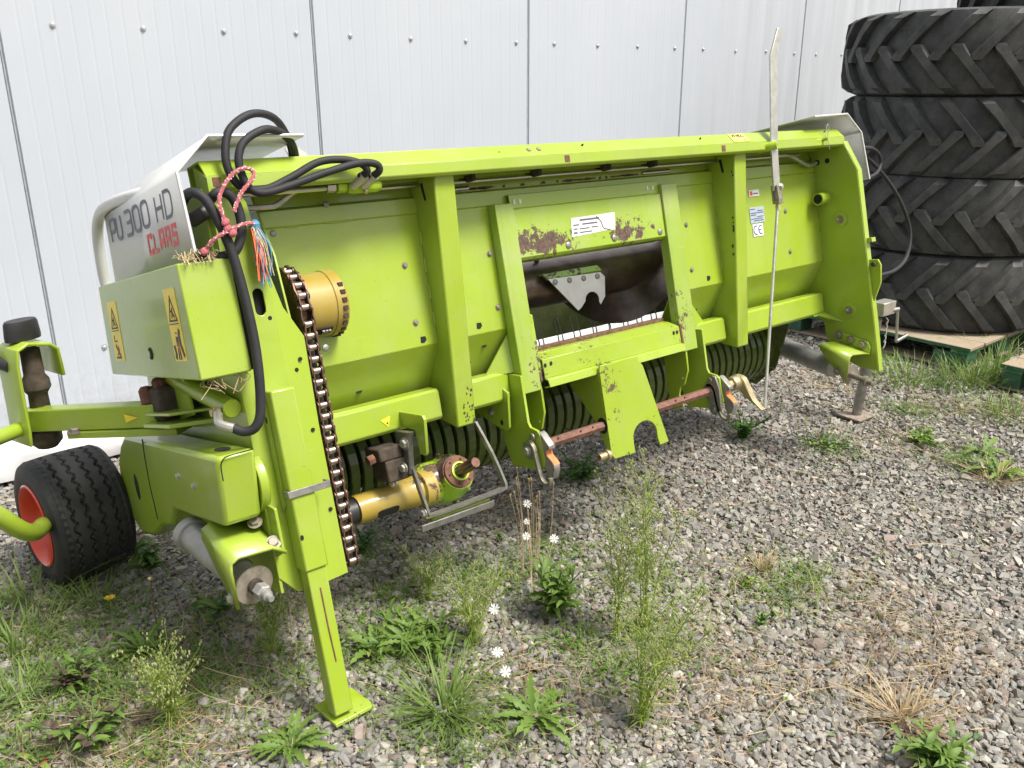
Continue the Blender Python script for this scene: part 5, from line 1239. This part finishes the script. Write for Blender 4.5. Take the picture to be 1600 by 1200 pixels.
rosette('dandelion', (3.709, 1.321), 'big toothed dandelion rosette at the right picture edge', ['dand'], 17, 1.2, (0, .45), seed=29)
rosette('dandelion', (3.90, 1.47), 'smaller dandelion rosette behind the big one at the right edge', ['dand'], 9, 1.1, (0, .4), seed=30)
rosette('dock', (.164, 2.053), 'reddish wilting leaves in the bottom left corner', ['red', 'old', 'tongue', 'tongue'], 12, .6, (0, .5), seed=31)
tuft('grass_tuft', (1.033, 1.585), 'bright green grass tuft right of the stand foot', 150, .15, .055, w=.0026, seed=40, lean=(.3, 1.4))
tuft('grass_tuft', (.311, 2.82), 'tall grass tuft in front of the wheel at the left edge', 110, .20, .12, seed=41)
tuft('grass_tuft', (.207, 2.60), 'grass tuft at the left edge below the wheel', 100, .15, .10, seed=42)
tuft('grass_tuft', (.45, 2.70), 'grass blades growing close to the wheel tread', 70, .16, .11, seed=43)
tuft('grass_tuft', (.18, 2.33), 'loose grass tuft in the lower left', 80, .12, .12, seed=44)
tuft('grass_tuft', (4.62, 2.20), 'green grass between the jack and the pallet', 170, .16, .22, seed=45, w=.003)
tuft('grass_tuft', (4.86, 1.95), 'green grass in front of the tyre pallet', 220, .16, .20, seed=46, w=.003)
tuft('grass_tuft', (5.15, 1.95), 'tall grass between the two pallets', 260, .24, .25, seed=47, w=.003)
tuft('grass_tuft', (4.45, 1.62), 'dry and green grass at the right picture edge', 150, .12, .25, seed=48, w=.0026)
tuft('dry_grass_tuft', (2.279, 1.483), 'small pale dry grass tuft on the open gravel', 70, .075, .025, 'dry_straw', seed=49)
tuft('dry_grass_tuft', (1.952, .809), 'brown dry grass tuft near the bottom right', 130, .085, .06, 'dry_straw', seed=50, lean=(.2, 1.5))
tuft('dry_grass_tuft', (3.62, 1.30), 'pale dry grass beside the big dandelion rosette', 70, .10, .05, 'dry_straw', seed=51, lean=(.2, 1.5))

# white campion with its flowers
cmp_ = empty('white_campion', (1.507, 1.768, -.006), 'thin stemmed weed carrying white flowers in the middle foreground', 'weed', group='weeds in the gravel')
PT = MB()
for k in range(5):
    a = 2 * pi * k / 5
    for s_ in (-1, 1):
        PT.add([(0, 0, 0), (cos(a) * .007 + s_ * sin(a) * .001, sin(a) * .007 - s_ * cos(a) * .001, .002), (cos(a + s_ * .50) * .0115, sin(a + s_ * .50) * .0115, .004), (cos(a + s_ * .24) * .0150, sin(a + s_ * .24) * .0150, .002), (cos(a) * .0098, sin(a) * .0098, .003)], [(0, 2, 3, 4)])
PT = PT.mesh('flower', 'petal_white', smooth=False)
stm = MB(); cal = MB()
camv = Vector((0, 0, CAM_H))
for (x, y, z) in ((1.72, 2.06, .20), (1.698, 2.035, .15), (1.631, 1.957, .15), (1.691, 1.886, .15), (1.30, 1.70, .14), (1.19, 1.545, .13), (1.15, 1.46, .14)):
    p = Vector((x - 1.507, y - 1.768, z + .006)); b = Vector((p.x * .25, p.y * .25, 0)) if z > .145 and x > 1.5 else Vector((p.x * .75, p.y * .75, 0))
    stm.tube(smooth_path([b, (b + p) / 2 + Vector((.012, .01, .03)), p], 5), .0013, 4); cal.lathe(p - Vector((0, 0, .012)), (0, 0, 1), [(.002, 0), (.0045, .005), (.002, .011)], 6)
    d = (camv - Vector((x, y, z))).normalized() + Vector((random.uniform(-.5, .5), random.uniform(-.5, .5), .4)); inst('flower', PT, cmp_, frame(p, d, random.random() * 3, random.uniform(.85, 1.2)))
random.seed(61)
for i in range(16):
    p = Vector((1.75 - 1.507 + random.uniform(-.06, .08), 2.09 - 1.768 + random.uniform(-.08, .08), random.uniform(.14, .30))); b = Vector((p.x * .6, p.y * .6, 0))
    stm.tube(smooth_path([b, (b + p) / 2 + Vector((.01, 0, .03)), p], 4), .0009, 4); cal.lathe(p, (random.uniform(-.5, .5), random.uniform(-.5, .5), 1), [(.002, -.006), (.0048, 0), (.0035, .008)], 6)
stm.build('stem', 'dry_straw', cmp_)['kind'] = 'stuff'; cal.build('seed_pods', 'dry_straw', cmp_)['kind'] = 'stuff'
# dandelion flower and stalk
fl_ = empty('dandelion_flower', (.486, 2.60, -.006), 'single yellow flower in front of the wheel', 'flower')
MB().tube(smooth_path([(0, 0, 0), (-.004, -.004, .035), (0, 0, .06)], 4), .0014, 5).build('stem', 'leaf_pale', fl_)
k = MB()
for i in range(44):
    a = random.uniform(0, 2 * pi); r = random.uniform(.006, .018); k.add([(0, 0, .058), (cos(a - .12) * r, sin(a - .12) * r, .064 + random.uniform(0, .006)), (cos(a + .12) * r, sin(a + .12) * r, .064 + random.uniform(0, .006))], [(0, 1, 2)])
k.build('petals', 'petal_yellow', fl_, smooth=False)
sk = empty('seed_stalk', (.555, 2.37, -.006), 'bare dandelion stalk with a pale seed head', 'weed')
MB().tube(smooth_path([(0, 0, 0), (.0, .01, .10), (.005, .02, .20)], 4), .0017, 5).build('stem', 'dry_brown', sk); MB().lathe((.005, .02, .20), (0, 0, 1), [(.001, -.004), (.005, 0), (.007, .005), (.002, .009)], 8).build('seed_head', 'twine_straw', sk)

# ---- ground cover nobody could count
GP = [(.33, 2.55), (.21, 2.28), (.55, 2.08), (.40, 1.89), (.75, 1.98), (1.01, 2.0), (1.10, 1.92), (1.11, 1.80), (.99, 1.50), (1.10, 1.47), (1.49, 1.42), (1.93, 1.72), (1.52, 1.59), (2.35, 1.38), (3.41, 1.92), (4.63, 2.09), (4.51, 1.66), (3.72, 1.49), (2.32, 2.45), (1.28, 2.46), (.74, 2.39), (2.18, 1.36), (1.79, 2.05), (1.46, 2.10), (4.16, 1.95), (1.72, 1.42), (1.59, 1.99), (.50, 2.63), (1.23, 2.13), (.15, 2.7), (.28, 2.4), (.1, 2.15), (.35, 2.2), (.2, 2.9), (4.9, 2.5), (5.3, 1.8), (.9, 2.9), (.45, 2.35), (.62, 2.2)]
SP = [(2.26, .99), (1.88, 1.07), (2.03, .81), (1.40, 1.46), (2.26, 1.50), (2.38, 1.10), (.49, 1.90), (.22, 2.10), (4.31, 1.83), (3.71, 1.78), (1.23, 1.53), (.73, 2.31), (.68, 2.04), (2.31, .83), (1.76, 1.24), (.29, 2.67), (1.88, 2.42), (4.2, 2.45), (.96, 2.31), (.3, 1.95), (.45, 2.1), (1.6, 1.2), (4.6, 1.6)]
random.seed(77); k = MB(); kd = MB(); kl = MB(); kb = MB()
for i in range(11500):
    c_ = random.choice(GP); s_ = random.choice((.05, .07, .10, .16)) if random.random() < .85 else .3; x = random.gauss(c_[0], s_); y = random.gauss(c_[1], s_)
    if y > 4.1: continue
    if random.random() < .62: blade(k, (x, y, -.008), random.uniform(0, 6.28), random.uniform(.018, .065), random.uniform(.2, 1.6), random.uniform(.0011, .0024), .5, 3)
    else:
        az = random.uniform(0, 6.28); r = random.uniform(.007, .016); z = random.uniform(.0, .018)
        kl.add([(x, y, z - .004), (x + cos(az) * r + sin(az) * r * .4, y + sin(az) * r - cos(az) * r * .4, z + .003), (x + cos(az) * r * 1.7, y + sin(az) * r * 1.7, z), (x + cos(az) * r - sin(az) * r * .4, y + sin(az) * r + cos(az) * r * .4, z + .003)], [(0, 1, 2, 3)])
for i in range(4800):
    if random.random() < .72: c_ = random.choice(SP); x = random.gauss(c_[0], .11); y = random.gauss(c_[1], .11)
    else: x = random.uniform(0, 4.6); y = random.uniform(.7, 2.7)
    if y > 4.0: continue
    tgt = kd if random.random() < .7 else kb; az = random.uniform(0, 6.28); L = random.uniform(.02, .09) if random.random() < .93 else random.uniform(.12, .30); w = random.uniform(.0005, .0010)
    z0 = random.uniform(.002, .010); d = Vector((cos(az), sin(az), 0)); s2 = Vector((-sin(az), cos(az), 0)); bow = random.uniform(-.15, .15) * L; lift = random.uniform(0, .25) * L
    pts = [Vector((x, y, z0)) + d * L * t + s2 * bow * 4 * t * (1 - t) + Vector((0, 0, lift * t)) for t in (0, .33, .67, 1)]
    vs = []; fs = []
    for j, p in enumerate(pts):
        vs += [p - s2 * w + Vector((0, 0, w)), p + s2 * w]
        if j: fs.append((2 * j - 2, 2 * j - 1, 2 * j + 1, 2 * j))
    tgt.add(vs, fs)
tag(k.build('sparse_grass', 'grass_blade', smooth=False), 'sparse short grass blades sprouting through the gravel', 'grass', kind='stuff')
tag(kl.build('small_leaf_weeds', 'leaf_green', smooth=False), 'tiny leaved weeds scattered through the gravel', 'weeds', kind='stuff')
tag(kd.build('straw_litter', 'dry_straw', smooth=False), 'pale dry straw and stalks strewn on the gravel', 'straw', kind='stuff')
tag(kb.build('brown_litter', 'dry_brown', smooth=False), 'brown dead plant bits strewn on the gravel', 'litter', kind='stuff')
